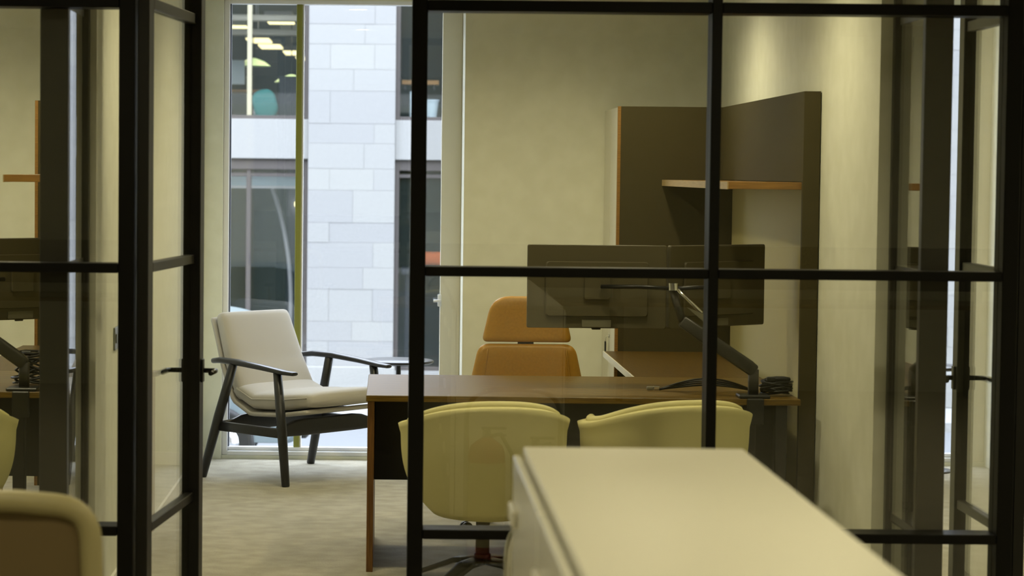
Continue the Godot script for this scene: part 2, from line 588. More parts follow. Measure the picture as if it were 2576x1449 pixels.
func monitor(at: Vector3, turn: float, tilt: float, label: String) -> void:
	# screen faces -z, back faces the aisle
	var t := thing("monitor", label, "monitor", at, turn, "desk monitors")
	var pv := Node3D.new()
	var m := Mesher.new()
	var xf := Transform3D(Basis(Vector3.RIGHT, tilt), Vector3.ZERO)
	m.plate(rrect(0.597, 0.357, 0.008, 3), 0.022, 0.004, xf)
	put(m, "back_cover", M.grey_plastic, t)
	pv.free()
	m = Mesher.new()
	m.plate(rrect(0.585, 0.335, 0.004, 2, Vector2(0, 0.006)), 0.004, 0.001, xf * Transform3D(Basis(), Vector3(0, 0, -0.0115)))
	put(m, "screen", M.black_plastic, t)
	m = Mesher.new()
	m.plate(rrect(0.44, 0.235, 0.012, 3, Vector2(0.0, -0.01)), 0.016, 0.006, xf * Transform3D(Basis(), Vector3(0, 0, 0.017)))
	put(m, "rear_housing", M.grey_plastic, t)
	m = Mesher.new()
	m.plate(rrect(0.11, 0.11, 0.008, 3, Vector2(0.0, 0.0)), 0.012, 0.003, xf * Transform3D(Basis(), Vector3(0, 0, 0.03)))
	put(m, "mount_plate", M.grey_plastic, t)
	m = Mesher.new()
	m.plate(rrect(0.125, 0.032, 0.003, 2, Vector2(0.0, -0.157)), 0.006, 0.001, xf * Transform3D(Basis(), Vector3(0, 0, 0.0135)))
	put(m, "port_cover", M.port_grey, t)
	bx(t, "power_button", M.black_plastic, -0.02, 0.02, -0.185, -0.177, -0.006, 0.006)

func monitor_arm(o: float, label: String, mx: float, my: float, mz: float) -> void:
	var t := thing("monitor_stand", label, "monitor stand", Vector3(o, 0, 0))
	var m := Mesher.new()
	m.cbox(Vector3(1.51, 0.7495, -1.69), Vector3(0.13, 0.015, 0.11), 0.004)
	m.cbox(Vector3(1.51, 0.69, -1.62), Vector3(0.07, 0.11, 0.018), 0.004)
	m.cbox(Vector3(1.51, 0.645, -1.66), Vector3(0.05, 0.012, 0.09), 0.003)
	put(m, "desk_clamp", M.black_plastic, t)
	m = Mesher.new()
	m.sweep([Vector3(1.512, 0.757, -1.7), Vector3(1.512, 0.86, -1.7)], [0.042, 0.042], [0.036, 0.036], Vector3.RIGHT, 20, 6.0, 0.1)
	put(m, "upright", M.arm_dark, t)
	m = Mesher.new()
	m.sweep([Vector3(1.512, 0.855, -1.7), Vector3(1.49, 0.872, -1.7), Vector3(1.3, 1.0, -1.74), Vector3(1.22, 1.055, -1.76)], [0.04, 0.042, 0.042, 0.04], [0.054, 0.058, 0.056, 0.05], Vector3(0, 0, 1), 20, 5.0, 0.3)
	put(m, "lower_arm", M.arm_dark, t)
	m = Mesher.new()
	m.tube([Vector3(1.3, 1.09, -1.76), Vector3(1.19, 1.195, -1.79)], 0.008, 12)
	put(m, "gas_strut", M.chrome, t)
	m = Mesher.new()
	m.plate(PackedVector2Array([Vector2(-0.05, 0.035), Vector2(0.055, -0.055), Vector2(0.04, 0.0)]), 0.012, 0.002, Transform3D(Basis(), Vector3(1.285, 1.08, -1.745)))
	put(m, "joint_cover", M.port_grey, t)
	m = Mesher.new()
	m.tube([Vector3(1.22, 1.055, -1.76), Vector3(1.2, 1.12, -1.79), Vector3(1.18, 1.19, -1.8)], 0.017, 12)
	put(m, "upper_arm", M.arm_dark, t)
	for s in [-1.0, 1.0]:
		m = Mesher.new()
		m.tube([Vector3(1.18, 1.19, -1.8), Vector3(1.18 + s * 0.14, 1.195, -1.83), Vector3(mx + s * 0.24, my, mz + (0.045 if s < 0 else -0.08))], 0.009, 12)
		put(m, "cross_bar", M.black_plastic, t)
	m = Mesher.new()
	m.lathe(Vector3(1.18, 1.2, -1.785), [Vector2(0.0, -0.016), Vector2(0.022, -0.016), Vector2(0.022, 0.014), Vector2(0.0, 0.016)], 18)
	put(m, "pivot_cap", M.chrome, t)

func cable_coil(c: Vector3, r: float, loops: int, sd: int, label: String, flat := 0.35) -> void:
	var rng := RandomNumberGenerator.new()
	rng.seed = sd
	var t := thing("cable_coil", label, "cables", c)
	for k in 3:
		var pts := []
		var ph := rng.randf() * TAU
		var rr := r * rng.randf_range(0.75, 1.0)
		for i in loops * 12 + 1:
			var a := ph + TAU * i / 12.0
			var w := rr * (1.0 + 0.18 * sin(a * 2.3 + k))
			pts.append(Vector3(cos(a) * w, 0.008 + 0.012 * k + r * flat * (0.5 + 0.5 * sin(a * 0.63 + ph)), sin(a) * w * 0.8))
		var m := Mesher.new()
		m.tube(pts, 0.005, 6)
		put(m, "cable", M.cable, t)
	for k in 2:
		var m := Mesher.new()
		m.cbox(Vector3(r * (0.3 - 0.7 * k), r * flat + 0.03, r * 0.5), Vector3(0.045, 0.02, 0.025), 0.004)
		put(m, "connector", M.black_plastic if k else M.cable, t)

func visitor_chair() -> Node3D:
	# tub chair on a four-star swivel base; its back faces local +z
	var t := thing("visitor_chair", "", "chair", Vector3.ZERO, 0.0, "cream visitor chairs")
	var rows := []
	var nv := 16
	var nu := 45
	for i in nv + 1:
		var v := float(i) / nv
		var row := PackedVector3Array()
		for j in nu + 1:
			var u := -1.0 + 2.0 * j / nu
			var a := u * deg_to_rad(128.0)
			var back := pow(0.5 + 0.5 * cos(clampf(absf(u) * 1.16, 0.0, 1.0) * PI), 0.75)
			var top := 0.655 + 0.098 * back
			var y0 := 0.335
			var f := 0.62 + 0.38 * (1.0 - pow(1.0 - v, 3.4))
			var lip := smoothstep(0.8, 1.0, v)
			f += 0.04 * lip * lip
			var ca := cos(a)
			var sa := sin(a)
			var x := 0.295 * signf(sa) * pow(absf(sa), 0.78) * f
			var z := (0.27 if ca > 0.0 else 0.33) * signf(ca) * pow(absf(ca), 0.85) * f
			row.append(Vector3(x, y0 + (top - y0) * v - 0.03 * (1.0 - v) * (1.0 - absf(u)), z))
		rows.append(row)
	var m := Mesher.new()
	m.shell(rows, -0.038)
	var s := put(m, "shell", M.cream_fabric, t)
	# piping line below the rim on the outside
	var line := []
	for j in range(3, nu - 2):
		var p: Vector3 = rows[nv - 3][j]
		line.append(p + Vector3(p.x, 0, p.z).normalized() * 0.001)
	m = Mesher.new()
	m.tube(line, 0.0032, 6)
	put(m, "piping", M.cream_fabric, s)
	# rolled rim
	var rim := []
	for j in nu + 1:
		var p: Vector3 = rows[nv][j]
		rim.append(p - Vector3(p.x, 0, p.z).normalized() * 0.018)
	m = Mesher.new()
	m.tube(rim, 0.0195, 10)
	put(m, "rolled_rim", M.cream_fabric, s)
	m = Mesher.new()
	m.pad(rrect(0.44, 0.5, 0.16), 0.075, 0.012, 0.0, 0.0, Transform3D(Basis(Vector3.RIGHT, -PI / 2), Vector3(0, 0.405, -0.06)))
	put(m, "seat_cushion", M.cream_fabric, t)
	m = Mesher.new()
	m.lathe(Vector3.ZERO, [Vector2(0.0, 0.34), Vector2(0.13, 0.335), Vector2(0.12, 0.31), Vector2(0.05, 0.295), Vector2(0.028, 0.285), Vector2(0.028, 0.13), Vector2(0.034, 0.125), Vector2(0.034, 0.09), Vector2(0.0, 0.09)], 24)
	put(m, "pedestal", M.dark_metal, t)
	for k in 4:
		var d := Vector3(cos(PI / 4 + k * PI / 2), 0, sin(PI / 4 + k * PI / 2))
		m = Mesher.new()
		m.sweep([d * 0.02 + Vector3(0, 0.1, 0), d * 0.12 + Vector3(0, 0.092, 0), d * 0.3 + Vector3(0, 0.024, 0), d * 0.325 + Vector3(0, 0.012, 0)], [0.085, 0.08, 0.05, 0.042], [0.024, 0.024, 0.02, 0.018], Vector3(-d.z, 0, d.x), 16, 5.0, 0.3)
		put(m, "leg", M.dark_metal, t)
	m = Mesher.new()
	m.sweep([Vector3(0.06, 0.3, 0.02), Vector3(0.16, 0.295, 0.03), Vector3(0.2, 0.3, 0.03)], [0.012, 0.012, 0.03], [0.008, 0.008, 0.008], Vector3(0, 0, 1), 10, 3.0, 0.4)
	put(m, "lever", M.black_plastic, t)
	return t

func executive_chair(at: Vector3, turn: float, label: String) -> void:
	# faces local +z
	var t := thing("executive_chair", label, "chair", at, turn)
	var m := Mesher.new()
	m.pad(rpoly([Vector2(-0.213, 0.873), Vector2(0.213, 0.873), Vector2(0.165, 1.088), Vector2(-0.165, 1.088)], [0.03, 0.03, 0.085, 0.085]), 0.06, 0.012, 0.7, 0.9)
	put(m, "headrest", M.tan, t)
	m = Mesher.new()
	m.pad(rpoly([Vector2(-0.25, 0.5), Vector2(0.25, 0.5), Vector2(0.275, 0.64), Vector2(0.226, 0.864), Vector2(-0.226, 0.864), Vector2(-0.275, 0.64)], [0.08, 0.08, 0.06, 0.05, 0.05, 0.06]), 0.06, 0.016, 0.75, 0.35)
	put(m, "backrest", M.tan, t)
	for s in [-1.0, 1.0]:
		m = Mesher.new()
		var line := []
		for k in 9:
			var y := 0.53 + 0.31 * k / 8.0
			var x: float = s * lerpf(0.225, 0.185, k / 8.0)
			line.append(Vector3(x, y, 0.75 * x * x + 0.045))
		m.tube(line, 0.003, 6)
		put(m, "stitching", M.tan, t)
	m = Mesher.new()
	m.sweep([Vector3(0, 1.0, -0.045), Vector3(0, 0.8, -0.06), Vector3(0, 0.55, -0.05), Vector3(0, 0.42, 0.02), Vector3(0, 0.4, 0.15)], [0.07, 0.08, 0.09, 0.1, 0.1], [0.02, 0.02, 0.025, 0.03, 0.03])
	put(m, "spine", M.black_plastic, t)
	m = Mesher.new()
	m.pad(rrect(0.52, 0.5, 0.12), 0.07, 0.015, 0.2, 0.0, Transform3D(Basis(Vector3.RIGHT, -PI / 2), Vector3(0, 0.46, 0.22)))
	put(m, "seat", M.tan, t)
	for s in [-1.0, 1.0]:
		m = Mesher.new()
		m.sweep([Vector3(s * 0.27, 0.42, 0.18), Vector3(s * 0.3, 0.5, 0.18), Vector3(s * 0.3, 0.63, 0.16), Vector3(s * 0.3, 0.655, 0.18), Vector3(s * 0.3, 0.655, 0.36)], [0.05, 0.05, 0.05, 0.06, 0.06], [0.02, 0.02, 0.02, 0.025, 0.025], Vector3(0, 0, 1) if false else Vector3(1, 0, 0))
		put(m, "armrest", M.black_plastic, t)
	m = Mesher.new()
	m.lathe(Vector3(0, 0, 0.18), [Vector2(0.0, 0.42), Vector2(0.11, 0.42), Vector2(0.1, 0.39), Vector2(0.03, 0.37), Vector2(0.026, 0.11), Vector2(0.04, 0.1), Vector2(0.04, 0.07), Vector2(0.0, 0.07)])
	put(m, "gas_column", M.chrome, t)
	star_base(t, Vector3(0, 0, 0.18), M.chrome)

func star_base(t: Node3D, c: Vector3, mt: Material, r := 0.3) -> void:
	for k in 5:
		var d := Vector3(cos(0.3 + k * TAU / 5), 0, sin(0.3 + k * TAU / 5))
		var m := Mesher.new()
		m.sweep([c + d * 0.02 + Vector3(0, 0.095, 0), c + d * r * 0.5 + Vector3(0, 0.085, 0), c + d * r + Vector3(0, 0.062, 0)], [0.05, 0.045, 0.034], [0.03, 0.026, 0.02], Vector3(-d.z, 0, d.x), 14, 4.0, 0.3)
		var leg := put(m, "base_leg", mt, t)
		m = Mesher.new()
		var e := Vector3(-d.z, 0, d.x)
		for s in [-1.0, 1.0]:
			var o: Vector3 = c + d * r + e * (0.014 * s) + Vector3(0, 0.026, 0)
			m.tube([o - e * 0.008, o - e * 0.0075, o + e * 0.0075, o + e * 0.008], [0.018, 0.026, 0.026, 0.018], 16)
		put(m, "castor", M.black_plastic, leg)

func lounge_chair(label: String, at: Vector3, turn: float) -> Node3D:
	# faces local +z
	var t := thing("lounge_armchair", label, "armchair", at, turn, "upholstered lounge armchairs")
	var m := Mesher.new()
	var path := []
	var w := []
	var th := []
	var cv := Curve2D.new()
	for p in [[-0.43, 0.845, 0.02, -0.05], [-0.335, 0.6, 0.03, -0.08], [-0.235, 0.415, 0.05, -0.06], [-0.1, 0.352, 0.07, -0.006], [0.12, 0.362, 0.06, 0.006], [0.31, 0.392, 0.04, 0.012]]:
		cv.add_point(Vector2(p[0], p[1]), -Vector2(p[2], p[3]), Vector2(p[2], p[3]))
	var ln := cv.get_baked_length()
	for k in 33:
		var p := cv.sample_baked(ln * k / 32.0)
		path.append(Vector3(0, p.y, p.x))
		w.append(lerpf(0.545, 0.6, smoothstep(0.0, 0.5, k / 32.0)))
		th.append(0.026)
	m.sweep(path, w, th, Vector3.RIGHT, 28, 7.0, 1.0)
	put(m, "shell", M.linen, t)
	# back cushion follows the shell
	m = Mesher.new()
	var bp := []
	var bw := []
	var bt := []
	for k in 17:
		var q := float(k) / 16.0
		var p := cv.sample_baked(ln * (0.01 + 0.43 * q))
		var p2 := cv.sample_baked(ln * (0.01 + 0.43 * q) + 0.01)
		var d := (p2 - p).normalized()
		var nn := Vector2(-d.y, d.x)
		p += nn * 0.052
		bp.append(Vector3(0, p.y, p.x))
		bw.append(lerpf(0.53, 0.585, q))
		bt.append(0.078 + 0.014 * sin(PI * q))
	m.sweep(bp, bw, bt, Vector3.RIGHT, 28, 5.0, 0.8)
	put(m, "back_cushion", M.linen, t)
	m = Mesher.new()
	bp = []
	bw = []
	bt = []
	for k in 17:
		var q := float(k) / 16.0
		var p := cv.sample_baked(ln * (0.47 + 0.535 * q))
		p.y += 0.064 + 0.008 * sin(PI * q)
		bp.append(Vector3(0, p.y, p.x + 0.01))
		bw.append(0.585 + 0.01 * sin(PI * q))
		bt.append(0.088 + 0.018 * sin(PI * q))
	m.sweep(bp, bw, bt, Vector3.RIGHT, 28, 4.5, 0.8)
	var seat := put(m, "seat_cushion", M.linen, t)
	for s in [-1.0, 1.0]:
		m = Mesher.new()
		var line := []
		for k in 17:
			line.append(bp[k] + Vector3(s * (bw[k] * 0.5 + 0.0005), 0.012, 0))
		m.tube(line, 0.004, 6)
		put(m, "piping", M.linen, seat)
	for s in [-1.0, 1.0]:
		# paddle arm
		m = Mesher.new()
		m.sweep([Vector3(s * 0.35, 0.632, -0.33), Vector3(s * 0.365, 0.64, -0.26), Vector3(s * 0.378, 0.637, -0.12), Vector3(s * 0.38, 0.62, 0.08), Vector3(s * 0.376, 0.603, 0.24), Vector3(s * 0.372, 0.6, 0.3)], [0.034, 0.044, 0.05, 0.056, 0.058, 0.05], [0.03, 0.034, 0.034, 0.03, 0.026, 0.022], Vector3.RIGHT, 22, 2.6, 0.9)
		put(m, "armrest", M.ebony, t)
		m = Mesher.new()
		m.tube([Vector3(s * 0.378, 0.6, 0.185), Vector3(s * 0.382, 0.3, 0.225), Vector3(s * 0.388, 0.006, 0.262), Vector3(s * 0.388, 0.0, 0.263)], [0.023, 0.027, 0.022, 0.019], 16)
		put(m, "front_leg", M.ebony, t)
		m = Mesher.new()
		m.tube([Vector3(s * 0.377, 0.625, -0.15), Vector3(s * 0.4, 0.33, -0.24), Vector3(s * 0.425, 0.006, -0.335), Vector3(s * 0.425, 0.0, -0.337)], [0.024, 0.028, 0.023, 0.02], 16)
		put(m, "rear_leg", M.ebony, t)
		m = Mesher.new()
		m.sweep([Vector3(s * 0.392, 0.285, -0.245), Vector3(s * 0.388, 0.28, 0.22)], [0.03, 0.03], [0.052, 0.052], Vector3.RIGHT, 18, 5.0, 0.2)
		put(m, "side_rail", M.ebony, t)
	for z in [-0.21, 0.2]:
		m = Mesher.new()
		var fr := []
		var h := []
		for k in 13:
			var q := -1.0 + k / 6.0
			var dip := smoothstep(0.55, 0.95, absf(q))
			fr.append(Vector3(q * 0.385, 0.3 - 0.014 * dip, z))
			h.append(0.092 - 0.035 * dip)
		m.sweep(fr, [0.03, 0.03, 0.03, 0.03, 0.03, 0.03, 0.03, 0.03, 0.03, 0.03, 0.03, 0.03, 0.03], h, Vector3(0, 0, 1), 16, 5.0, 0.1)
		put(m, "cross_rail", M.ebony, t)
	return t

func side_table(label: String, at: Vector3) -> Node3D:
	var t := thing("side_table", label, "table", at, 0.0, "small round side tables")
	var m := Mesher.new()
	m.lathe(Vector3.ZERO, [Vector2(0.0, 0.604), Vector2(0.193, 0.604), Vector2(0.2, 0.6), Vector2(0.2, 0.592), Vector2(0.188, 0.584), Vector2(0.0, 0.584)], 44)
	put(m, "table_top", M.ebony, t)
	m = Mesher.new()
	m.lathe(Vector3.ZERO, [Vector2(0.014, 0.584), Vector2(0.014, 0.016), Vector2(0.0, 0.016)], 18)
	put(m, "stem", M.ebony, t)
	m = Mesher.new()
	m.lathe(Vector3.ZERO, [Vector2(0.0, 0.02), Vector2(0.02, 0.018), Vector2(0.13, 0.012), Vector2(0.14, 0.006), Vector2(0.14, 0.0), Vector2(0.0, 0.0)], 40)
	put(m, "base", M.ebony, t)
	return t

# ---------------------------------------------------------------- room shell
func office_window(o: float, n: int, label: String) -> void:
	var t := frame("window_%d" % n, label, Vector3(o, 0, 0))
	bx(t, "stile", M.white_metal, -0.985, -0.951, 0.02, 2.65, -5.56, -5.47)
	bx(t, "stile", M.cream_frame, 0.274, 0.39, 0.02, 2.65, -5.56, -5.47)
	bx(t, "head_rail", M.white_metal, -0.951, 0.274, 2.628, 2.66, -5.56, -5.47)
	bx(t, "sill_rail", M.white_metal, -0.951, 0.274, 0.02, 0.045, -5.56, -5.455)
	bx(t, "glazing_bead", M.white_metal, -0.951, 0.274, 0.045, 0.066, -5.54, -5.49)
	bx(t, "glazing_bead", M.window_grey, -0.951, -0.943, 0.066, 2.628, -5.54, -5.5)
	bx(t, "mullion", M.olive_trim, -0.569, -0.534, 0.066, 2.628, -5.55, -5.49)
	bx(t, "mullion_trim", M.white_metal, -0.534, -0.524, 0.066, 2.628, -5.545, -5.495)
	bx(t, "glass_pane", M.window_glass, -0.943, -0.569, 0.066, 2.628, -5.524, -5.516, 0.0)
	bx(t, "glass_pane", M.window_glass, -0.524, 0.274, 0.066, 2.628, -5.524, -5.516, 0.0)
	var h := Node3D.new()
	h.name = "handle"
	t.add_child(h)
	bx(h, "back_plate", M.white_metal, 0.26, 0.282, 0.895, 0.965, -5.47, -5.458)
	var m := Mesher.new()
	m.tube([Vector3(0.271, 0.93, -5.46), Vector3(0.271, 0.93, -5.425), Vector3(0.262, 0.93, -5.42), Vector3(0.235, 0.93, -5.42)], 0.008, 12)
	put(m, "lever", M.white_metal, h)
	bx(t, "plinth", M.wall, -0.985, 0.39, 0.0, 0.02, -5.56, -5.45, 0.0)

func build_shell() -> void:
	struct("floor", "beige streaked loop-pile carpet floor", M.carpet, -4.4, 5.1, -0.3, 0.0, -5.6, 10.2)
	struct("ceiling", "plain white ceiling", M.ceiling, -4.4, 5.1, 2.75, 2.95, -5.6, 10.2)
	struct("wall_left", "cream dividing wall with the light switch", M.wall, -1.26, -1.10, 0.0, 2.75, -5.6, -0.6)
	struct("wall_right", "cream dividing wall behind the hutch and its shelf", M.wall, 1.79, 1.95, 0.0, 2.75, -5.6, -0.6)
	struct("wall_far_left", "cream outer wall of the neighbouring office", M.wall, -4.4, -4.15, 0.0, 2.75, -5.6, 10.2)
	struct("wall_far_right", "cream outer wall of the office with the second door", M.wall, 4.84, 5.1, 0.0, 2.75, -5.6, 10.2)
	struct("wall_front", "cream wall closing the aisle", M.wall, -4.4, 5.1, 0.0, 2.75, 10.0, 10.2)
	var n := 0
	for o in [0.0, -PITCH, PITCH]:
		n += 1
		var where: String = ["beside the tan executive chair", "of the office with the lone cream chair", "of the office with the second door"][n - 1]
		struct("wall_back", "broad cream wall beside the window %s" % where, M.wall, o + 0.39, o + 1.79, 0.0, 2.75, -5.6, -4.97)
		struct("wall_back", "narrow cream wall strip beside the window %s" % where, M.wall, o - 1.10, o - 0.985, 0.0, 2.75, -5.6, -5.44)
		struct("wall_back", "cream lintel above the window %s" % where, M.wall, o - 0.985, o + 0.39, 2.65, 2.75, -5.6, -5.46)
		office_window(o, n, "tall window with olive mullion %s" % where)
	struct("baseboard_left", "white skirting along the wall with the light switch", M.skirt, -1.10, -1.088, 0.0, 0.07, -5.44, -0.6)
	struct("baseboard_right", "white skirting along the wall behind the hutch", M.skirt, 1.778, 1.79, 0.0, 0.07, -1.76, -0.6)
	struct("baseboard_back", "white skirting under the broad wall behind the tan chair", M.skirt, 0.39, 1.16, 0.0, 0.07, -4.97, -4.958)

# ---------------------------------------------------------------- street and the building opposite
func opposite_building() -> void:
	var zf := -18.0
	struct("street", "pale grey street between the two buildings", M.asphalt, -14.0, 18.0, -1.3, -1.0, -16.4, -5.6)
	struct("pavement", "pale paved strip in front of the stone facade", M.pavement, -14.0, 18.0, -1.3, -0.9, -18.6, -16.4)
	struct("wall_outer", "upper storeys of the office building above its windows", M.outer, -14.0, 18.0, 2.95, 7.0, -5.6, -5.3)
	struct("wall_outer", "office building facade past the neighbouring office", M.outer, -14.0, -4.4, -0.3, 2.95, -5.6, -5.3)
	struct("wall_outer", "office building facade past the office with the second door", M.outer, 5.1, 18.0, -0.3, 2.95, -5.6, -5.3)
	struct("wall_outer", "plinth below the office windows", M.pavement, -14.0, 18.0, -1.3, -0.3, -5.6, -5.3)
	var fac := frame("wall_opposite", "pale limestone facade across the street")
	var rng := RandomNumberGenerator.new()
	rng.seed = 11
	var shapes := {}
	for k in range(-4, 6):
		var x0 := -0.955 + 2.215 * k
		var x1 := x0 + 0.965
		bx(fac, "pier_core", M.mortar, x0 + 0.01, x1 - 0.01, -0.9, 6.0, zf - 0.5, zf - 0.005, 0.0)
		var y := -0.5
		var row := 0
		bx(fac, "plinth_block", M.stone[1], x0 - 0.02, x1 + 0.02, -0.9, -0.5, zf - 0.4, zf + 0.03, 0.01)
		while y < 5.9:
			var h: float = [0.28, 0.22, 0.36, 0.24][row % 4]
			var cuts: Array = [[0.0, 0.24, 0.965], [0.0, 0.5, 0.965], [0.0, 0.24, 0.73, 0.965], [0.0, 0.62, 0.965], [0.0, 0.73, 0.965]][row % 5]
			for c in cuts.size() - 1:
				var w: float = cuts[c + 1] - cuts[c]
				var key := "%.2f_%.2f" % [w, h]
				if not shapes.has(key):
					var m := Mesher.new()
					m.cbox(Vector3.ZERO, Vector3(w - 0.002, h - 0.002, 0.06), 0.0015)
					shapes[key] = m.mesh()
				var o := MeshInstance3D.new()
				o.name = "stone"
				o.mesh = shapes[key]
				o.material_override = M.stone[[0, 1, 0, 2, 3, 1, 0, 2][rng.randi() % 8]]
				o.position = Vector3(x0 + cuts[c] + w * 0.5, y + h * 0.5, zf - 0.03 + rng.randf_range(-0.002, 0.003))
				fac.add_child(o, true)
			y += h
			row += 1
		# spandrels between the piers
		bx(fac, "spandrel", M.stone[0], x1, x1 + 1.25, 1.805, 2.245, zf - 0.35, zf - 0.05, 0.004)
		bx(fac, "spandrel", M.stone[1], x1, x1 + 1.25, 4.3, 6.0, zf - 0.35, zf - 0.05, 0.004)
		bx(fac, "spandrel", M.stone[1], x1, x1 + 1.25, -0.9, -0.55, zf - 0.35, zf - 0.05, 0.004)
	# windows of the two bays in view
	for k in range(-2, 4):
		var x0 := 0.01 + 2.215 * k
		var x1 := x0 + 1.25
		for lv in 2:
			var y0: float = [2.245, -0.55][lv]
			var y1: float = [4.3, 1.805][lv]
			var t := thing("facade_window", "%s bronze-framed window in the bay %s" % [["upper", "street-level"][lv], ["beside the bay behind the parked car", "behind the parked car", "with the white bucket", "next past the white bucket", "second past the white bucket", "third past the white bucket"][k + 2]], "window", Vector3(0, 0, 0), 0.0, "windows of the stone facade")
			bx(t, "stile", M.bronze, x0, x0 + 0.05, y0, y1, zf - 0.25, zf - 0.1)
			bx(t, "stile", M.bronze, x1 - 0.05, x1, y0, y1, zf - 0.25, zf - 0.1)
			bx(t, "rail", M.bronze, x0 + 0.05, x1 - 0.05, y0, y0 + 0.04, zf - 0.25, zf - 0.1)
			bx(t, "rail", M.bronze, x0 + 0.05, x1 - 0.05, y1 - (0.12 if lv else 0.05), y1, zf - 0.25, zf - 0.1)
			if lv:
				bx(t, "rail", M.bronze, x0 + 0.05, x1 - 0.05, y1 - 0.2, y1 - 0.16, zf - 0.24, zf - 0.13)
			bx(t, "mullion", M.upper_mullion if lv == 0 else M.bronze, x1 - 0.69, x1 - 0.64, y0 + 0.04, y1 - 0.05, zf - 0.24, zf - 0.12)
			sheet(t, Vector3(x0, y0, zf - 0.18), Vector3(x0, y1, zf - 0.18), Vector3(x1, y1, zf - 0.18), Vector3(x1, y0, zf - 0.18), M.facade_glass, "glass_pane")
	# rooms behind the facade
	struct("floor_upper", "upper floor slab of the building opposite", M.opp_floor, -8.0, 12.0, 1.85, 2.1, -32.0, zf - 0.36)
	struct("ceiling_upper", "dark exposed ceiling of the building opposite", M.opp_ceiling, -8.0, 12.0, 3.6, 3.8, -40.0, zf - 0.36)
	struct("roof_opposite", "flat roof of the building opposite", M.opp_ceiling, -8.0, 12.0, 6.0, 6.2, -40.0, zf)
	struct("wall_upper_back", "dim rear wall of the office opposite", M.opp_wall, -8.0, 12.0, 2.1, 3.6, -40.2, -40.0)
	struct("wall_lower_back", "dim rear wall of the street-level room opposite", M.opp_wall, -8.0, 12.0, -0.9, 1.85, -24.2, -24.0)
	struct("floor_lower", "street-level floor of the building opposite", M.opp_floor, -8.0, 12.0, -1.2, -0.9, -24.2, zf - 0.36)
	for x in [-8.2, 12.0]:
		struct("wall_side", "end wall of the building opposite", M.opp_wall, x, x + 0.2, -0.9, 6.0, -40.0, zf - 0.36)
	# linear lamps on the far ceiling
	var spots := [[-1.42, 29.0, 0.34], [-1.02, 28.9, 0.16], [-2.05, 30.6, 0.3], [-1.28, 31.4, 0.46], [-1.93, 33.4, 0.34], [-1.85, 35.0, 0.34], [-1.62, 36.8, 0.24], [-1.5, 38.6, 0.24], [1.0, 30.0, 0.34], [1.6, 33.5, 0.34]]
	for s in spots:
		var t := thing("linear_lamp", "glowing strip lamp on the ceiling of the office across the street", "ceiling lamp", Vector3(s[0], 3.5, 8.08 - s[1]), 0.0, "strip lamps in the office across the street")
		bx(t, "housing", M.white_metal, -s[2] * 0.5, s[2] * 0.5, 0.02, 0.1, -0.5, 0.5, 0.004)
		bx(t, "diffuser", M.far_lamp, -s[2] * 0.5 + 0.01, s[2] * 0.5 - 0.01, 0.0, 0.02, -0.49, 0.49, 0.002)
		var l := AreaLight3D.new()
		l.name = "light"
		l.area_size = Vector2(s[2] - 0.02, 0.98)
		l.rotation.x = -PI / 2
		l.position.y = -0.01
		l.light_energy = 1.1
		l.light_color = Color(1.0, 0.95, 0.75)
		l.shadow_enabled = true
		t.add_child(l)
	for q in [[3.38, -18.9], [3.24, -19.3]]:
		var t := thing("ceiling_duct", "cream service duct below the ceiling opposite, %s of the pair" % ("higher" if q[0] > 3.3 else "lower"), "duct", Vector3(-3.6, q[0], q[1]))
		bx(t, "duct_body", M.cream_frame, 0.0, 2.6, 0.0, 0.07, -0.1, 0.1, 0.01)
		for x in [0.5, 2.0]: bx(t, "hanger", M.white_metal, x, x + 0.01, 0.07, 0.6 if q[0] < 3.3 else 0.22, -0.01, 0.01, 0.0)
	# furniture opposite
	var d := thing("far_desk", "pale desk behind the upper window opposite", "desk", Vector3(-2.2, 2.1, -20.2))
	bx(d, "desk_top", M.oak_edge, -0.9, 0.62, 0.5, 0.53, -0.35, 0.35)
	for x in [-0.85, 0.52]:
		for z in [-0.3, 0.25]: bx(d, "leg", M.white_metal, x, x + 0.04, 0.0, 0.5, z, z + 0.04)
	var mo := thing("far_monitor", "pale bluish screen standing on the desk opposite", "monitor", Vector3(-2.02, 2.63, -20.15))
	bx(mo, "screen", M.pale_blue, -0.22, 0.22, 0.07, 0.36, 0.0, 0.03, 0.006)
	bx(mo, "stand", M.white_metal, -0.03, 0.03, 0.0, 0.09, -0.03, 0.0)
	bx(mo, "foot", M.white_metal, -0.1, 0.1, 0.0, 0.008, -0.08, 0.06)
	var ch := thing("far_chair", "teal rounded chair behind the upper window opposite", "chair", Vector3(-1.5, 2.1, -19.3))
	var m := Mesher.new()
	m.pad(rrect(0.28, 0.34, 0.12), 0.05, 0.02, 0.6, 0.0, Transform3D(Basis(Vector3.BACK, 0.25), Vector3(0, 0.34, 0.16)))
	put(m, "backrest", M.teal, ch)
	m = Mesher.new()
	m.pad(rrect(0.3, 0.3, 0.1), 0.05, 0.01, 0.0, 0.0, Transform3D(Basis(Vector3.RIGHT, -PI / 2), Vector3(0, 0.2, 0.0)))
	put(m, "seat", M.teal, ch)
	for x in [-0.14, 0.14]:
		for z in [-0.14, 0.14]:
			m = Mesher.new()
			m.tube([Vector3(x, 0.19, z), Vector3(x * 1.15, 0.0, z * 1.15)], 0.012, 8)
			put(m, "leg", M.white_metal, ch)
	var cb := thing("far_cabinet", "dark cabinet with pale top beyond the teal chair", "cabinet", Vector3(-1.2, 2.1, -19.75))
	bx(cb, "body", M.navy, -0.16, 0.2, 0.0, 0.66, -0.2, 0.2)
	for y in [0.22, 0.44]: bx(cb, "drawer_gap", M.black_plastic, -0.155, 0.195, y, y + 0.006, 0.195, 0.202, 0.0)
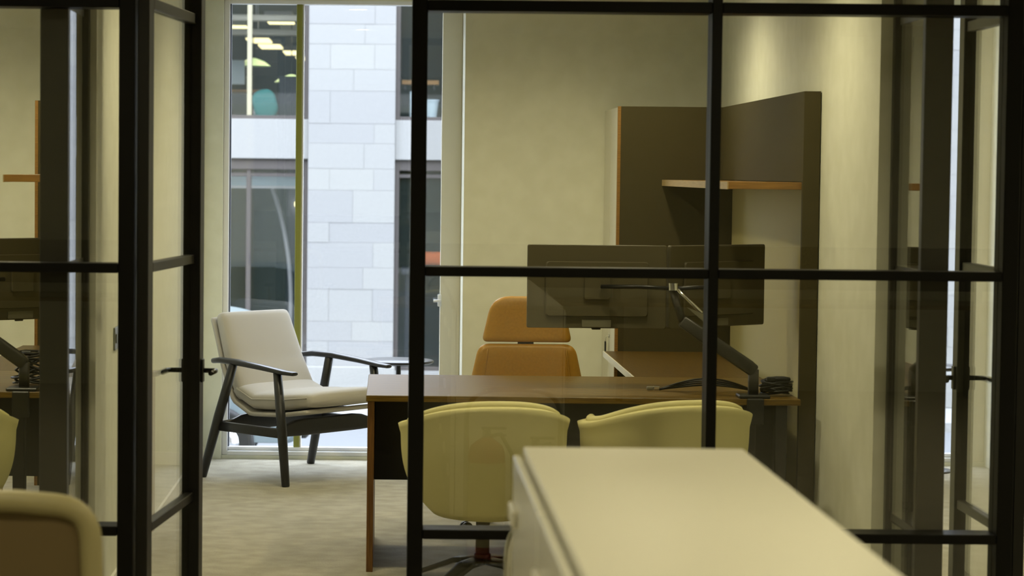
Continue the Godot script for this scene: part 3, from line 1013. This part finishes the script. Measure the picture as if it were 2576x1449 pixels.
	bx(cb, "top", M.navy, -0.17, 0.21, 0.66, 0.68, -0.21, 0.21)
	for q in [[-1.78, 2.98, "upper"], [-1.3, 2.78, "lower"]]:
		var p := thing("pendant_shade", "white and mint pendant shade opposite, the %s of two" % q[2], "pendant lamp", Vector3(q[0], q[1], -21.5))
		m = Mesher.new()
		m.lathe(Vector3.ZERO, [Vector2(0.03, 0.1), Vector2(0.14, 0.06), Vector2(0.22, 0.0), Vector2(0.2, -0.005), Vector2(0.12, 0.045), Vector2(0.0, 0.08)], 24)
		put(m, "shade", M.mint, p)
		m = Mesher.new()
		m.tube([Vector3(0, 0.09, 0), Vector3(0, 3.6 - q[1], 0)], 0.006, 6)
		put(m, "cord", M.cable, p)
	# ledge with bucket in the other bay
	var lg := thing("window_shelf", "pale timber shelf behind the upper window with the bucket", "shelf", Vector3(0.08, 2.66, -18.7))
	bx(lg, "upright", M.bronze, 0.18, 0.22, -0.56, 0.0, -0.19, -0.15)
	bx(lg, "board", M.oak_edge, 0.0, 0.42, 0.0, 0.05, -0.15, 0.15)
	for x in [0.03, 0.36]: bx(lg, "bracket", M.bronze, x, x + 0.02, -0.05, 0.0, -0.1, 0.1)
	var bk := thing("white_bucket", "white tapered bucket on the floor below the timber shelf", "bucket", Vector3(0.41, 2.25, -18.55))
	m = Mesher.new()
	m.lathe(Vector3.ZERO, [Vector2(0.0, 0.0), Vector2(0.06, 0.0), Vector2(0.09, 0.22), Vector2(0.098, 0.225), Vector2(0.098, 0.24), Vector2(0.084, 0.24), Vector2(0.054, 0.02), Vector2(0.0, 0.02)], 24)
	put(m, "pail", M.pale_blue, bk)
	var st := thing("bucket_stand", "bronze window ledge box under the white bucket", "ledge", Vector3(0.41, 2.1, -18.55))
	bx(st, "block", M.bronze, -0.3, 0.3, 0.0, 0.15, -0.15, 0.15)
	var rl := thing("white_roll", "white upright roll on the ledge box", "roll", Vector3(0.2, 2.25, -18.5))
	m = Mesher.new()
	m.lathe(Vector3.ZERO, [Vector2(0.0, 0.0), Vector2(0.03, 0.0), Vector2(0.03, 0.33), Vector2(0.012, 0.33), Vector2(0.012, 0.32), Vector2(0.0, 0.32)], 16)
	put(m, "sheet", M.pale_blue, rl)
	# street-level room: blind, arc lamp, dark column, cushion
	var bl := thing("roller_blind", "pale blue blind edge under the head of the street-level window", "blind", Vector3(-2.1, 1.45, -18.45))
	bx(bl, "fabric", M.pale_blue, -0.03, 1.1, 0.05, 0.16, -0.01, 0.0, 0.0)
	bx(bl, "bottom_bar", M.white_metal, -0.05, 1.1, 0.02, 0.05, -0.014, 0.004)
	var al := thing("arc_lamp", "tall pale curved lamp standing inside the street-level window", "floor lamp", Vector3(-1.28, -0.9, -19.2))
	m = Mesher.new()
	var arc := []
	for k in 25:
		var q := k / 24.0
		arc.append(Vector3(0.02 + 0.1 * sin(PI * 0.85 * q) - 0.22 * pow(q, 3.0), 0.03 + 2.4 * q, 0.0))
	m.tube(arc, 0.026, 10)
	put(m, "curved_pole", M.pale_grey, al)
	m = Mesher.new()
	m.lathe(Vector3.ZERO, [Vector2(0.0, 0.03), Vector2(0.13, 0.03), Vector2(0.14, 0.0), Vector2(0.0, 0.0)], 20)
	put(m, "base", M.pale_grey, al)
	var cl := thing("dark_column", "dark square column inside the street-level window opposite", "column", Vector3(-1.13, -0.9, -19.7))
	bx(cl, "shaft", M.navy, -0.13, 0.13, 0.0, 2.75, -0.13, 0.13, 0.01)
	bx(cl, "foot", M.navy, -0.16, 0.16, 0.0, 0.1, -0.16, 0.16, 0.01)
	var gl := thing("globe_lamp", "small round glowing lamp in front of the dark column", "lamp", Vector3(-1.12, 1.28, -19.5))
	m = Mesher.new()
	m.lathe(Vector3.ZERO, [Vector2(0.0, -0.05), Vector2(0.03, -0.04), Vector2(0.047, -0.017), Vector2(0.047, 0.017), Vector2(0.03, 0.04), Vector2(0.0, 0.05)], 18)
	put(m, "globe", M.far_lamp, gl)
	m = Mesher.new()
	m.tube([Vector3(0, 0.05, 0), Vector3(0, 0.56, 0)], 0.004, 6)
	put(m, "cord", M.cable, gl)
	var gll := OmniLight3D.new()
	gll.name = "light"
	gll.light_energy = 0.05
	gll.light_size = 0.04
	gll.shadow_enabled = true
	gl.add_child(gll)
	var cu := thing("orange_cushion", "orange cushion on the dark bench behind the street-level glass", "cushion", Vector3(0.42, 0.68, -18.8))
	m = Mesher.new()
	m.pad(rrect(0.34, 0.16, 0.06), 0.1, 0.03)
	put(m, "cover", M.orange, cu)
	var bn := thing("dark_bench", "dark high bench under the orange cushion", "bench", Vector3(0.5, -0.9, -18.85))
	bx(bn, "seat", M.navy, -0.4, 0.5, 1.4, 1.48, -0.25, 0.25)
	for x in [-0.36, 0.5]: bx(bn, "leg", M.navy, x, x + 0.06, 0.0, 1.4, -0.2, 0.2)

func parked_car() -> void:
	var t := thing("parked_car", "grey-blue car parked in the street below the lower window", "car", Vector3(-2.85, -1.0, -12.9))
	var m := Mesher.new()
	var body := PackedVector2Array([Vector2(-2.1, 0.32), Vector2(2.0, 0.32), Vector2(2.1, 0.45), Vector2(2.08, 0.8), Vector2(1.98, 0.94), Vector2(-0.9, 0.98), Vector2(-1.9, 0.82), Vector2(-2.12, 0.6)])
	m.plate(rpoly(Array(body), [0.06, 0.06, 0.08, 0.08, 0.06, 0.1, 0.12, 0.1], 4), 1.74, 0.06)
	put(m, "body", M.car_paint, t)
	m = Mesher.new()
	m.plate(rpoly([Vector2(-0.95, 0.96), Vector2(2.0, 0.92), Vector2(1.72, 1.32), Vector2(1.4, 1.42), Vector2(-0.1, 1.43), Vector2(-0.45, 1.34)], [0.05, 0.05, 0.2, 0.15, 0.2, 0.1], 6), 1.4, 0.05)
	var cab := put(m, "cabin", M.car_paint, t)
	for s in [-1.0, 1.0]:
		m = Mesher.new()
		m.plate(rpoly([Vector2(-0.72, 1.0), Vector2(0.55, 0.99), Vector2(0.55, 1.35), Vector2(-0.12, 1.35)], [0.04, 0.04, 0.04, 0.12], 4), 0.02, 0.004, Transform3D(Basis(), Vector3(0, 0, s * 0.7)))
		put(m, "side_window", M.car_glass, cab)
		m = Mesher.new()
		m.plate(rpoly([Vector2(0.62, 0.99), Vector2(1.78, 0.97), Vector2(1.6, 1.26), Vector2(1.32, 1.35), Vector2(0.62, 1.35)], [0.04, 0.05, 0.1, 0.1, 0.04], 4), 0.02, 0.004, Transform3D(Basis(), Vector3(0, 0, s * 0.7)))
		put(m, "side_window", M.car_glass, cab)
		for x in [-1.35, 1.35]:
			m = Mesher.new()
			var e := Vector3(0, 0, 1)
			var o := Vector3(x, 0.32, s * 0.79)
			m.tube([o - e * 0.1, o - e * 0.09, o + e * 0.09, o + e * 0.1], [0.26, 0.32, 0.32, 0.26], 28)
			var wh := put(m, "wheel", M.black_plastic, t)
			m = Mesher.new()
			m.tube([o, o + e * s * 0.105], [0.2, 0.19], 20)
			put(m, "hub_cap", M.chrome, wh)
		m = Mesher.new()
		m.cbox(Vector3(2.05, 0.72, s * 0.68), Vector3(0.08, 0.16, 0.28), 0.02)
		put(m, "tail_lamp", M.red, t)
	bx(t, "rear_bumper", M.black_plastic, 2.04, 2.14, 0.36, 0.5, -0.8, 0.8, 0.03)

# ---------------------------------------------------------------- aisle
func storage_units() -> void:
	var names := ["white low storage cabinet, the end unit nearest the glass partition", "white low storage cabinet, the middle unit of the row", "white low storage cabinet, the unit furthest from the partition"]
	for k in 3:
		var z1 := 2.78 + k * 0.9
		var t := thing("storage_cabinet", names[k], "cabinet", Vector3(0.3, 0, z1), 0.0, "white storage cabinets in the aisle")
		bx(t, "carcass", M.white_lam, 0.002, 0.5, 0.05, 1.03, 0.002, 0.898, 0.002)
		bx(t, "plinth", M.black_plastic, 0.02, 0.48, 0.0, 0.05, 0.02, 0.88)
		var y := 0.055
		for d in 3:
			var h: float = [0.325, 0.325, 0.315][d]
			var f := bx(t, "drawer_front", M.white_gloss, -0.023, -0.003, y, y + h, 0.003, 0.897, 0.0025)
			bx(f, "pull", M.white_lam, -0.034, -0.0225, y + h - 0.14, y + h - 0.1, 0.03, 0.2, 0.004)
			y += h + 0.005
		bx(t, "back_panel", M.white_gloss, 0.503, 0.514, 0.05, 1.028, 0.003, 0.897, 0.002)
	var tp := thing("cabinet_worktop", "long cream worktop covering the row of low storage cabinets", "worktop", Vector3(0.3, 1.03, 2.78))
	bx(tp, "board", M.white_lam, 0.0, 0.5, 0.0, 0.02, 0.0, 2.7, 0.003)

func task_chair() -> void:
	var t := thing("task_chair", "task chair with pale frame and brown mesh back in the aisle", "chair", Vector3(-0.87, 0, 2.85))
	var m := Mesher.new()
	var line := []
	var out := rpoly([Vector2(-0.195, 0.44), Vector2(0.165, 0.44), Vector2(0.202, 0.6), Vector2(0.19, 0.905), Vector2(0.0, 0.925), Vector2(-0.19, 0.905), Vector2(-0.202, 0.6)], [0.05, 0.05, 0.06, 0.075, 0.06, 0.075, 0.06], 6)
	for p in out: line.append(Vector3(p.x, p.y, -0.02 - 0.5 * p.x * p.x))
	line.append(line[0])
	line.append(line[1])
	m.tube(line, 0.026, 12)
	put(m, "back_frame", M.shell_cream, t)
	m = Mesher.new()
	m.pad(rpoly([Vector2(-0.18, 0.46), Vector2(0.18, 0.46), Vector2(0.19, 0.6), Vector2(0.178, 0.905), Vector2(-0.178, 0.905), Vector2(-0.19, 0.6)], [0.04, 0.04, 0.05, 0.06, 0.06, 0.05]), 0.008, 0.0, -0.5, 0.0, Transform3D(Basis(), Vector3(0, 0, -0.02)))
	put(m, "mesh_back", M.mesh_fabric, t)
	m = Mesher.new()
	m.pad(rrect(0.46, 0.46, 0.12), 0.07, 0.01, 0.0, 0.0, Transform3D(Basis(Vector3.RIGHT, -PI / 2), Vector3(0, 0.45, -0.26)))
	put(m, "seat", M.mesh_fabric, t)
	m = Mesher.new()
	m.sweep([Vector3(0, 0.56, 0.0), Vector3(0, 0.44, 0.0), Vector3(0, 0.39, -0.1), Vector3(0, 0.39, -0.26)], [0.06, 0.06, 0.07, 0.1], [0.02, 0.025, 0.03, 0.03])
	put(m, "back_bracket", M.shell_cream, t)
	for s in [-1.0, 1.0]:
		m = Mesher.new()
		m.sweep([Vector3(s * 0.2, 0.4, -0.25), Vector3(s * 0.27, 0.42, -0.25), Vector3(s * 0.28, 0.6, -0.22)], [0.04, 0.04, 0.05], [0.02, 0.02, 0.02], Vector3(0, 0, 1))
		var a := put(m, "arm_support", M.shell_cream, t)
		m = Mesher.new()
		m.sweep([Vector3(s * 0.28, 0.615, -0.34), Vector3(s * 0.28, 0.615, -0.12)], [0.075, 0.075], [0.025, 0.025])
		put(m, "arm_pad", M.black_plastic, a)
	m = Mesher.new()
	m.lathe(Vector3(0, 0, -0.26), [Vector2(0.0, 0.4), Vector2(0.09, 0.4), Vector2(0.08, 0.37), Vector2(0.028, 0.35), Vector2(0.026, 0.11), Vector2(0.04, 0.1), Vector2(0.04, 0.07), Vector2(0.0, 0.07)])
	put(m, "gas_column", M.shell_cream, t)
	star_base(t, Vector3(0, 0, -0.26), M.shell_cream, 0.28)

func extinguishers() -> void:
	# stands behind the far end of the cabinets: the partition glass mirrors it
	var at := Vector3(0.52, 0, 1.8)
	var t := thing("extinguisher_stand", "chrome tube stand for fire extinguishers, mirrored in the partition glass", "stand", at)
	var hoop := []
	for k in 21:
		var a := PI * k / 20.0
		hoop.append(Vector3(-0.2 * signf(cos(a)) * pow(absf(cos(a)), 0.55), 0.62 + 0.13 * pow(sin(a), 0.8), -0.05))
	hoop.push_front(Vector3(-0.2, 0.03, -0.05))
	hoop.append(Vector3(0.2, 0.03, -0.05))
	var m := Mesher.new()
	m.tube(hoop, 0.011, 12)
	put(m, "hoop", M.chrome, t)
	m = Mesher.new()
	var ring := []
	for p in rrect(0.44, 0.3, 0.06, 5): ring.append(Vector3(p.x, 0.014, p.y))
	ring.append(ring[0])
	ring.append(ring[1])
	m.tube(ring, 0.011, 12)
	put(m, "base_tube", M.chrome, t)
	bx(t, "base_plate", M.dark_metal, -0.2, 0.2, 0.014, 0.022, -0.13, 0.13)
	for k in 2:
		var p := at + Vector3([-0.11, 0.1][k], 0.022, 0.02)
		var e := thing("fire_extinguisher", ["red water extinguisher with cream label on the chrome stand", "red gas extinguisher with black horn on the chrome stand"][k], "fire extinguisher", p, 0.0, "fire extinguishers on the stand")
		var r: float = [0.08, 0.06][k]
		var h: float = [0.44, 0.4][k]
		m = Mesher.new()
		m.lathe(Vector3.ZERO, [Vector2(0.0, 0.0), Vector2(r * 0.95, 0.0), Vector2(r, 0.012), Vector2(r, h), Vector2(r * 0.86, h + 0.04), Vector2(r * 0.45, h + 0.065), Vector2(0.02, h + 0.075), Vector2(0.0, h + 0.075)], 28)
		put(m, "cylinder", M.red, e)
		m = Mesher.new()
		m.lathe(Vector3.ZERO, [Vector2(r + 0.0015, 0.05), Vector2(r + 0.0015, h - 0.03)], 28)
		put(m, "label_band", M.cream_label, e)
		m = Mesher.new()
		m.tube([Vector3(0, h + 0.06, 0), Vector3(0, h + 0.11, 0)], 0.018, 12)
		m.cbox(Vector3(0.03, h + 0.115, 0), Vector3(0.11, 0.012, 0.02), 0.003)
		m.cbox(Vector3(0.04, h + 0.085, 0), Vector3(0.09, 0.01, 0.02), 0.003)
		put(m, "valve", M.chrome, e)
		m = Mesher.new()
		m.tube([Vector3(0.02, h + 0.08, 0), Vector3(0.06, h + 0.09, 0.01), Vector3(r + 0.03, h, 0.02), Vector3(r + 0.035, h * 0.6, 0.03), Vector3(r + 0.02, h * 0.3, 0.03)], [0.009, 0.009, 0.009, 0.009, 0.016 + 0.016 * k], 10)
		put(m, "hose", M.black_plastic, e)

func _ready() -> void:
	# camera: standing height, 85 mm look, lens shifted sideways (the picture is a crop)
	var cam := Camera3D.new()
	cam.name = "camera"
	add_child(cam)
	var f := 5900.0
	var near := 0.05
	var at := CameraAttributesPhysical.new()
	at.frustum_near = near
	at.frustum_far = 200.0
	at.frustum_focal_length = 85.0
	at.frustum_focus_distance = 11.6
	at.exposure_aperture = 4.2
	cam.attributes = at
	cam.projection = Camera3D.PROJECTION_FRUSTUM
	cam.near = near
	cam.far = 200.0
	cam.size = 1449.0 / f * near
	cam.frustum_offset = Vector2((1288.0 - 988.0) / f * near, 0.0)
	cam.position = Vector3(0, 1.67, 8.08)
	cam.basis = Basis(Vector3.RIGHT, -atan(292.0 / f)) * Basis(Vector3.BACK, 0.010)
	cam.current = true
	# overcast sky and exposure
	var env := Environment.new()
	env.tonemap_mode = Environment.TONE_MAPPER_LINEAR
	env.tonemap_exposure = 1.0
	env.background_mode = Environment.BG_SKY
	var sky := Sky.new()
	var sm := ProceduralSkyMaterial.new()
	sm.sky_top_color = Color(0.88, 0.92, 0.98)
	sm.sky_horizon_color = Color(0.87, 0.91, 0.97)
	sm.ground_bottom_color = Color(0.4, 0.4, 0.4)
	sm.ground_horizon_color = Color(0.5, 0.5, 0.5)
	sm.sky_energy_multiplier = 2.65
	sm.ground_energy_multiplier = 0.6
	sm.sun_angle_max = 0.0
	sky.sky_material = sm
	env.sky = sky
	env.sdfgi_enabled = true
	env.ssao_enabled = true
	env.ssil_enabled = true
	var we := WorldEnvironment.new()
	we.name = "environment"
	we.environment = env
	add_child(we)

	make_materials()
	M.outer = mat(Color(0.5, 0.49, 0.46), 0.9)
	M.upper_mullion = mat(Color(0.62, 0.6, 0.5), 0.6)
	M.shelf_edge = textured(Color(0.62, 0.53, 0.36), Color(0.7, 0.6, 0.42), 0.03, Vector3(8.0, 8.0, 0.4), 0.4, 3, 17)
	M.beige_panel = mat(Color(0.74, 0.7, 0.5), 0.6, 0.0, 0.35)
	M.dark_frame = mat(Color(0.2, 0.19, 0.16), 0.4)
	M.handle_black = mat(Color(0.1, 0.1, 0.095), 0.25, 0.4)
	M.arm_dark = mat(Color(0.17, 0.16, 0.13), 0.4)
	M.port_grey = mat(Color(0.42, 0.41, 0.34), 0.5)
	M.cream_frame = mat(Color(0.86, 0.84, 0.76), 0.5)
	M.window_grey = mat(Color(0.3, 0.32, 0.36), 0.4)
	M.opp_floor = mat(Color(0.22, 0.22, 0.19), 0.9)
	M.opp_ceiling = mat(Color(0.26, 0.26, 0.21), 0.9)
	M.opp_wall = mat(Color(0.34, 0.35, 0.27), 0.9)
	M.far_lamp = glow(Color(1.0, 0.96, 0.72), 2.2)
	M.pale_blue = mat(Color(0.78, 0.86, 0.88), 0.5)
	M.pale_grey = mat(Color(0.8, 0.8, 0.8), 0.5)
	M.teal = mat(Color(0.2, 0.55, 0.52), 0.7)
	M.navy = mat(Color(0.14, 0.15, 0.18), 0.6)
	M.mint = mat(Color(0.75, 0.88, 0.78), 0.5)
	M.orange = mat(Color(0.8, 0.4, 0.15), 0.8)
	M.car_paint = mat(Color(0.5, 0.55, 0.56), 0.3, 0.3)
	M.car_glass = mat(Color(0.12, 0.16, 0.16), 0.05)

	# lamps: four in the office, the neighbours', and the aisle's
	for x in [-0.25, 1.05]:
		for d in [9.35, 11.55]:
			downlight(Vector3(x, 2.75, 8.08 - d), "round recessed downlight in the ceiling above the walnut desk and armchair", "office downlights", 1.45)
			downlight(Vector3(x - PITCH, 2.75, 8.08 - d), "round recessed downlight in the office with the lone cream chair", "neighbouring office downlights", 1.45)
			downlight(Vector3(x + PITCH, 2.75, 8.08 - d), "round recessed downlight in the office with the second door", "second office downlights", 1.45)
	for x in [-1.2, 1.23, 3.63]:
		for z in [1.6, 4.2, 6.7]:
			downlight(Vector3(x, 2.75, z), "round recessed downlight in the aisle ceiling above the cabinets", "aisle downlights", 1.35)

	# the place
	build_shell()
	opposite_building()
	partition(0.0, "black-framed glass partition beside the open doorway, facing the tan chair")
	partition(-PITCH, "black-framed glass partition in front of the office with the lone cream chair")
	fin(-1.187, 1.0, "narrow dark-framed glass return joining the light-switch wall to the partition")
	fin(1.897, -1.0, "narrow dark-framed glass return joining the hutch wall to the partition")
	door(Vector3(-0.846, 0, -0.02), 84.2, "open black-framed glass door beside the lounge armchair")
	door(Vector3(-0.846 + PITCH, 0, -0.02), 89.5, "open black-framed glass door of the next office, beside the hutch wall")

	# our office
	office_desk(0.0, "walnut L-shaped desk with black modesty panel below the monitors")
	tower(0.0, "tall dark cupboard with oak edge and cream doors behind the walnut desk")
	hutch(0.0, "dark panel screen with end post along the wall beside the monitors", "oak shelf fixed below the dark panel beside the tall cupboard")
	executive_chair(Vector3(0.636, 0, -3.02), PI * 0.0, "tan leather executive chair with headrest behind the walnut desk")
	monitor(Vector3(0.874, 1.188, -1.96), 0.0, 0.0, "grey-backed monitor nearest the tan chair headrest")
	monitor(Vector3(1.415, 1.187, -2.165), deg_to_rad(38.6), 0.0, "grey-backed monitor next to the dark end post")
	monitor_arm(0.0, "black monitor arm with chrome strut clamped to the walnut desk", 1.13, 1.19, -1.96)
	cable_coil(Vector3(1.625, 0.742, -1.8), 0.06, 4, 5, "black cable tangle heaped beside the monitor arm clamp", 0.7)
	var cab := thing("cable_bundle", "black cable bundle with bright plugs lying on the walnut desk", "cables", Vector3(1.15, 0.742, -1.95))
	for k in 4:
		var m := Mesher.new()
		var pts := []
		for i in 15:
			var q := i / 14.0
			pts.append(Vector3(0.0 + 0.4 * q, 0.006 + (0.02 + 0.012 * k) * sin(PI * q) , -0.02 + 0.03 * k * sin(PI * q) + 0.012 * sin(q * 7.0 + k)))
		m.tube(pts, 0.0045, 6)
		put(m, "cable", M.cable, cab)
	for k in 2:
		var m := Mesher.new()
		m.cbox(Vector3(-0.012 - 0.03 * k, 0.012, -0.02 + 0.02 * k), Vector3(0.028, 0.016, 0.02), 0.003)
		put(m, "plug", M.chrome if k == 0 else M.port_grey, cab)
	var key := thing("key_tag", "small black key tag hanging from the cream cupboard door lock", "key", Vector3(1.158, 0.8, -4.5))
	var km := Mesher.new()
	km.tube([Vector3(0, 0.0, 0), Vector3(-0.008, -0.01, -0.02), Vector3(-0.006, -0.03, -0.05)], 0.0015, 6)
	put(km, "key_ring", M.chrome, key)
	bx(key, "tag", M.black_plastic, -0.012, -0.004, -0.085, -0.03, -0.068, -0.034)
	var v1 := visitor_chair()
	v1.set_meta("label", "cream tub chair before the walnut desk, beside the doorway jamb")
	v1.position = Vector3(0.375, 0, -1.38)
	v1.rotation.y = 0.14
	copy(v1, "cream tub chair before the walnut desk, under the two monitors", Vector3(1.125, 0, -1.5), 0.3)
	copy(v1, "lone cream tub chair in the neighbouring office", Vector3(-1.84, 0, -1.27), 0.1)
	var lc := lounge_chair("pale linen lounge armchair with black wooden arms beside the open door", Vector3(-0.493, 0, -4.725), deg_to_rad(48.2))
	copy(lc, "pale linen lounge armchair in the office with the second door", Vector3(-0.493 + PITCH, 0, -4.725), deg_to_rad(48.2))
	var tb := side_table("black round pedestal side table between lounge armchair and window wall", Vector3(0.037, 0, -5.22))
	copy(tb, "black round pedestal side table in the office with the second door", Vector3(0.0 + PITCH, 0, -5.2), 0.0)
	var sw := thing("light_switch", "brushed metal light switch plate on the cream dividing wall", "light switch", Vector3(-1.1, 1.0, -1.22))
	bx(sw, "plate", M.switch_grey, 0.0, 0.008, -0.045, 0.045, -0.075, 0.075, 0.002)
	for k in 3: bx(sw, "rocker", M.switch_grey, 0.008, 0.012, -0.018, 0.018, -0.055 + 0.04 * k, -0.027 + 0.04 * k, 0.001)
	var pd := thing("pedestal_drawers", "black wheeled drawer pedestal under the desk return", "drawers", Vector3(1.45, 0, -2.6))
	bx(pd, "body", M.modesty, -0.2, 0.2, 0.06, 0.58, -0.28, 0.28)
	for k in 3:
		var df := bx(pd, "drawer", M.black_plastic, -0.195, 0.195, 0.07 + 0.17 * k, 0.225 + 0.17 * k, 0.281, 0.296)
		bx(df, "pull", M.dark_metal, -0.06, 0.06, 0.19 + 0.17 * k, 0.2 + 0.17 * k, 0.296, 0.308)
	for x in [-0.16, 0.16]:
		for z in [-0.24, 0.24]:
			var cm := Mesher.new()
			cm.tube([Vector3(x - 0.012, 0.028, z), Vector3(x + 0.012, 0.028, z)], 0.028, 14)
			put(cm, "castor", M.black_plastic, pd)

	# the neighbouring office past the light-switch wall
	office_desk(-PITCH, "walnut L-shaped desk in the neighbouring office past the light-switch wall")
	tower(-PITCH, "tall dark cupboard with oak edge in the neighbouring office")
	hutch(-PITCH, "dark panel screen in the neighbouring office past the light-switch wall", "oak shelf in the neighbouring office, seen end on")
	monitor(Vector3(0.874 - PITCH, 1.188, -1.96), 0.0, 0.0, "grey-backed monitor of the neighbouring office, away from its dark end post")
	monitor(Vector3(1.415 - PITCH, 1.187, -2.165), deg_to_rad(38.6), 0.0, "angled grey-backed monitor of the neighbouring office, beside its dark end post")
	monitor_arm(-PITCH, "monitor arm with chrome strut in the neighbouring office", 1.13, 1.19, -1.96)
	cable_coil(Vector3(1.53 - PITCH, 0.742, -1.95), 0.1, 4, 8, "looped black cables on the desk of the neighbouring office", 1.1)

	# aisle
	var ds := thing("desk_screen", "long dark desk divider across the aisle, mirrored as a band in the partition glass", "desk screen", Vector3(0.35, 0, 9.3))
	bx(ds, "panel", M.modesty, -4.2, 4.2, 0.82, 1.14, -0.02, 0.02)
	bx(ds, "bench_top", M.walnut, -4.2, 4.2, 0.7, 0.73, -0.35, 0.35)
	for x in [-4.1, -1.4, 1.3, 4.0]:
		bx(ds, "leg", M.black_plastic, x, x + 0.05, 0.0, 0.7, -0.3, 0.3)
		bx(ds, "bracket", M.black_plastic, x, x + 0.05, 0.73, 0.82, -0.02, 0.02)
	storage_units()
	task_chair()
	extinguishers()
	parked_car()
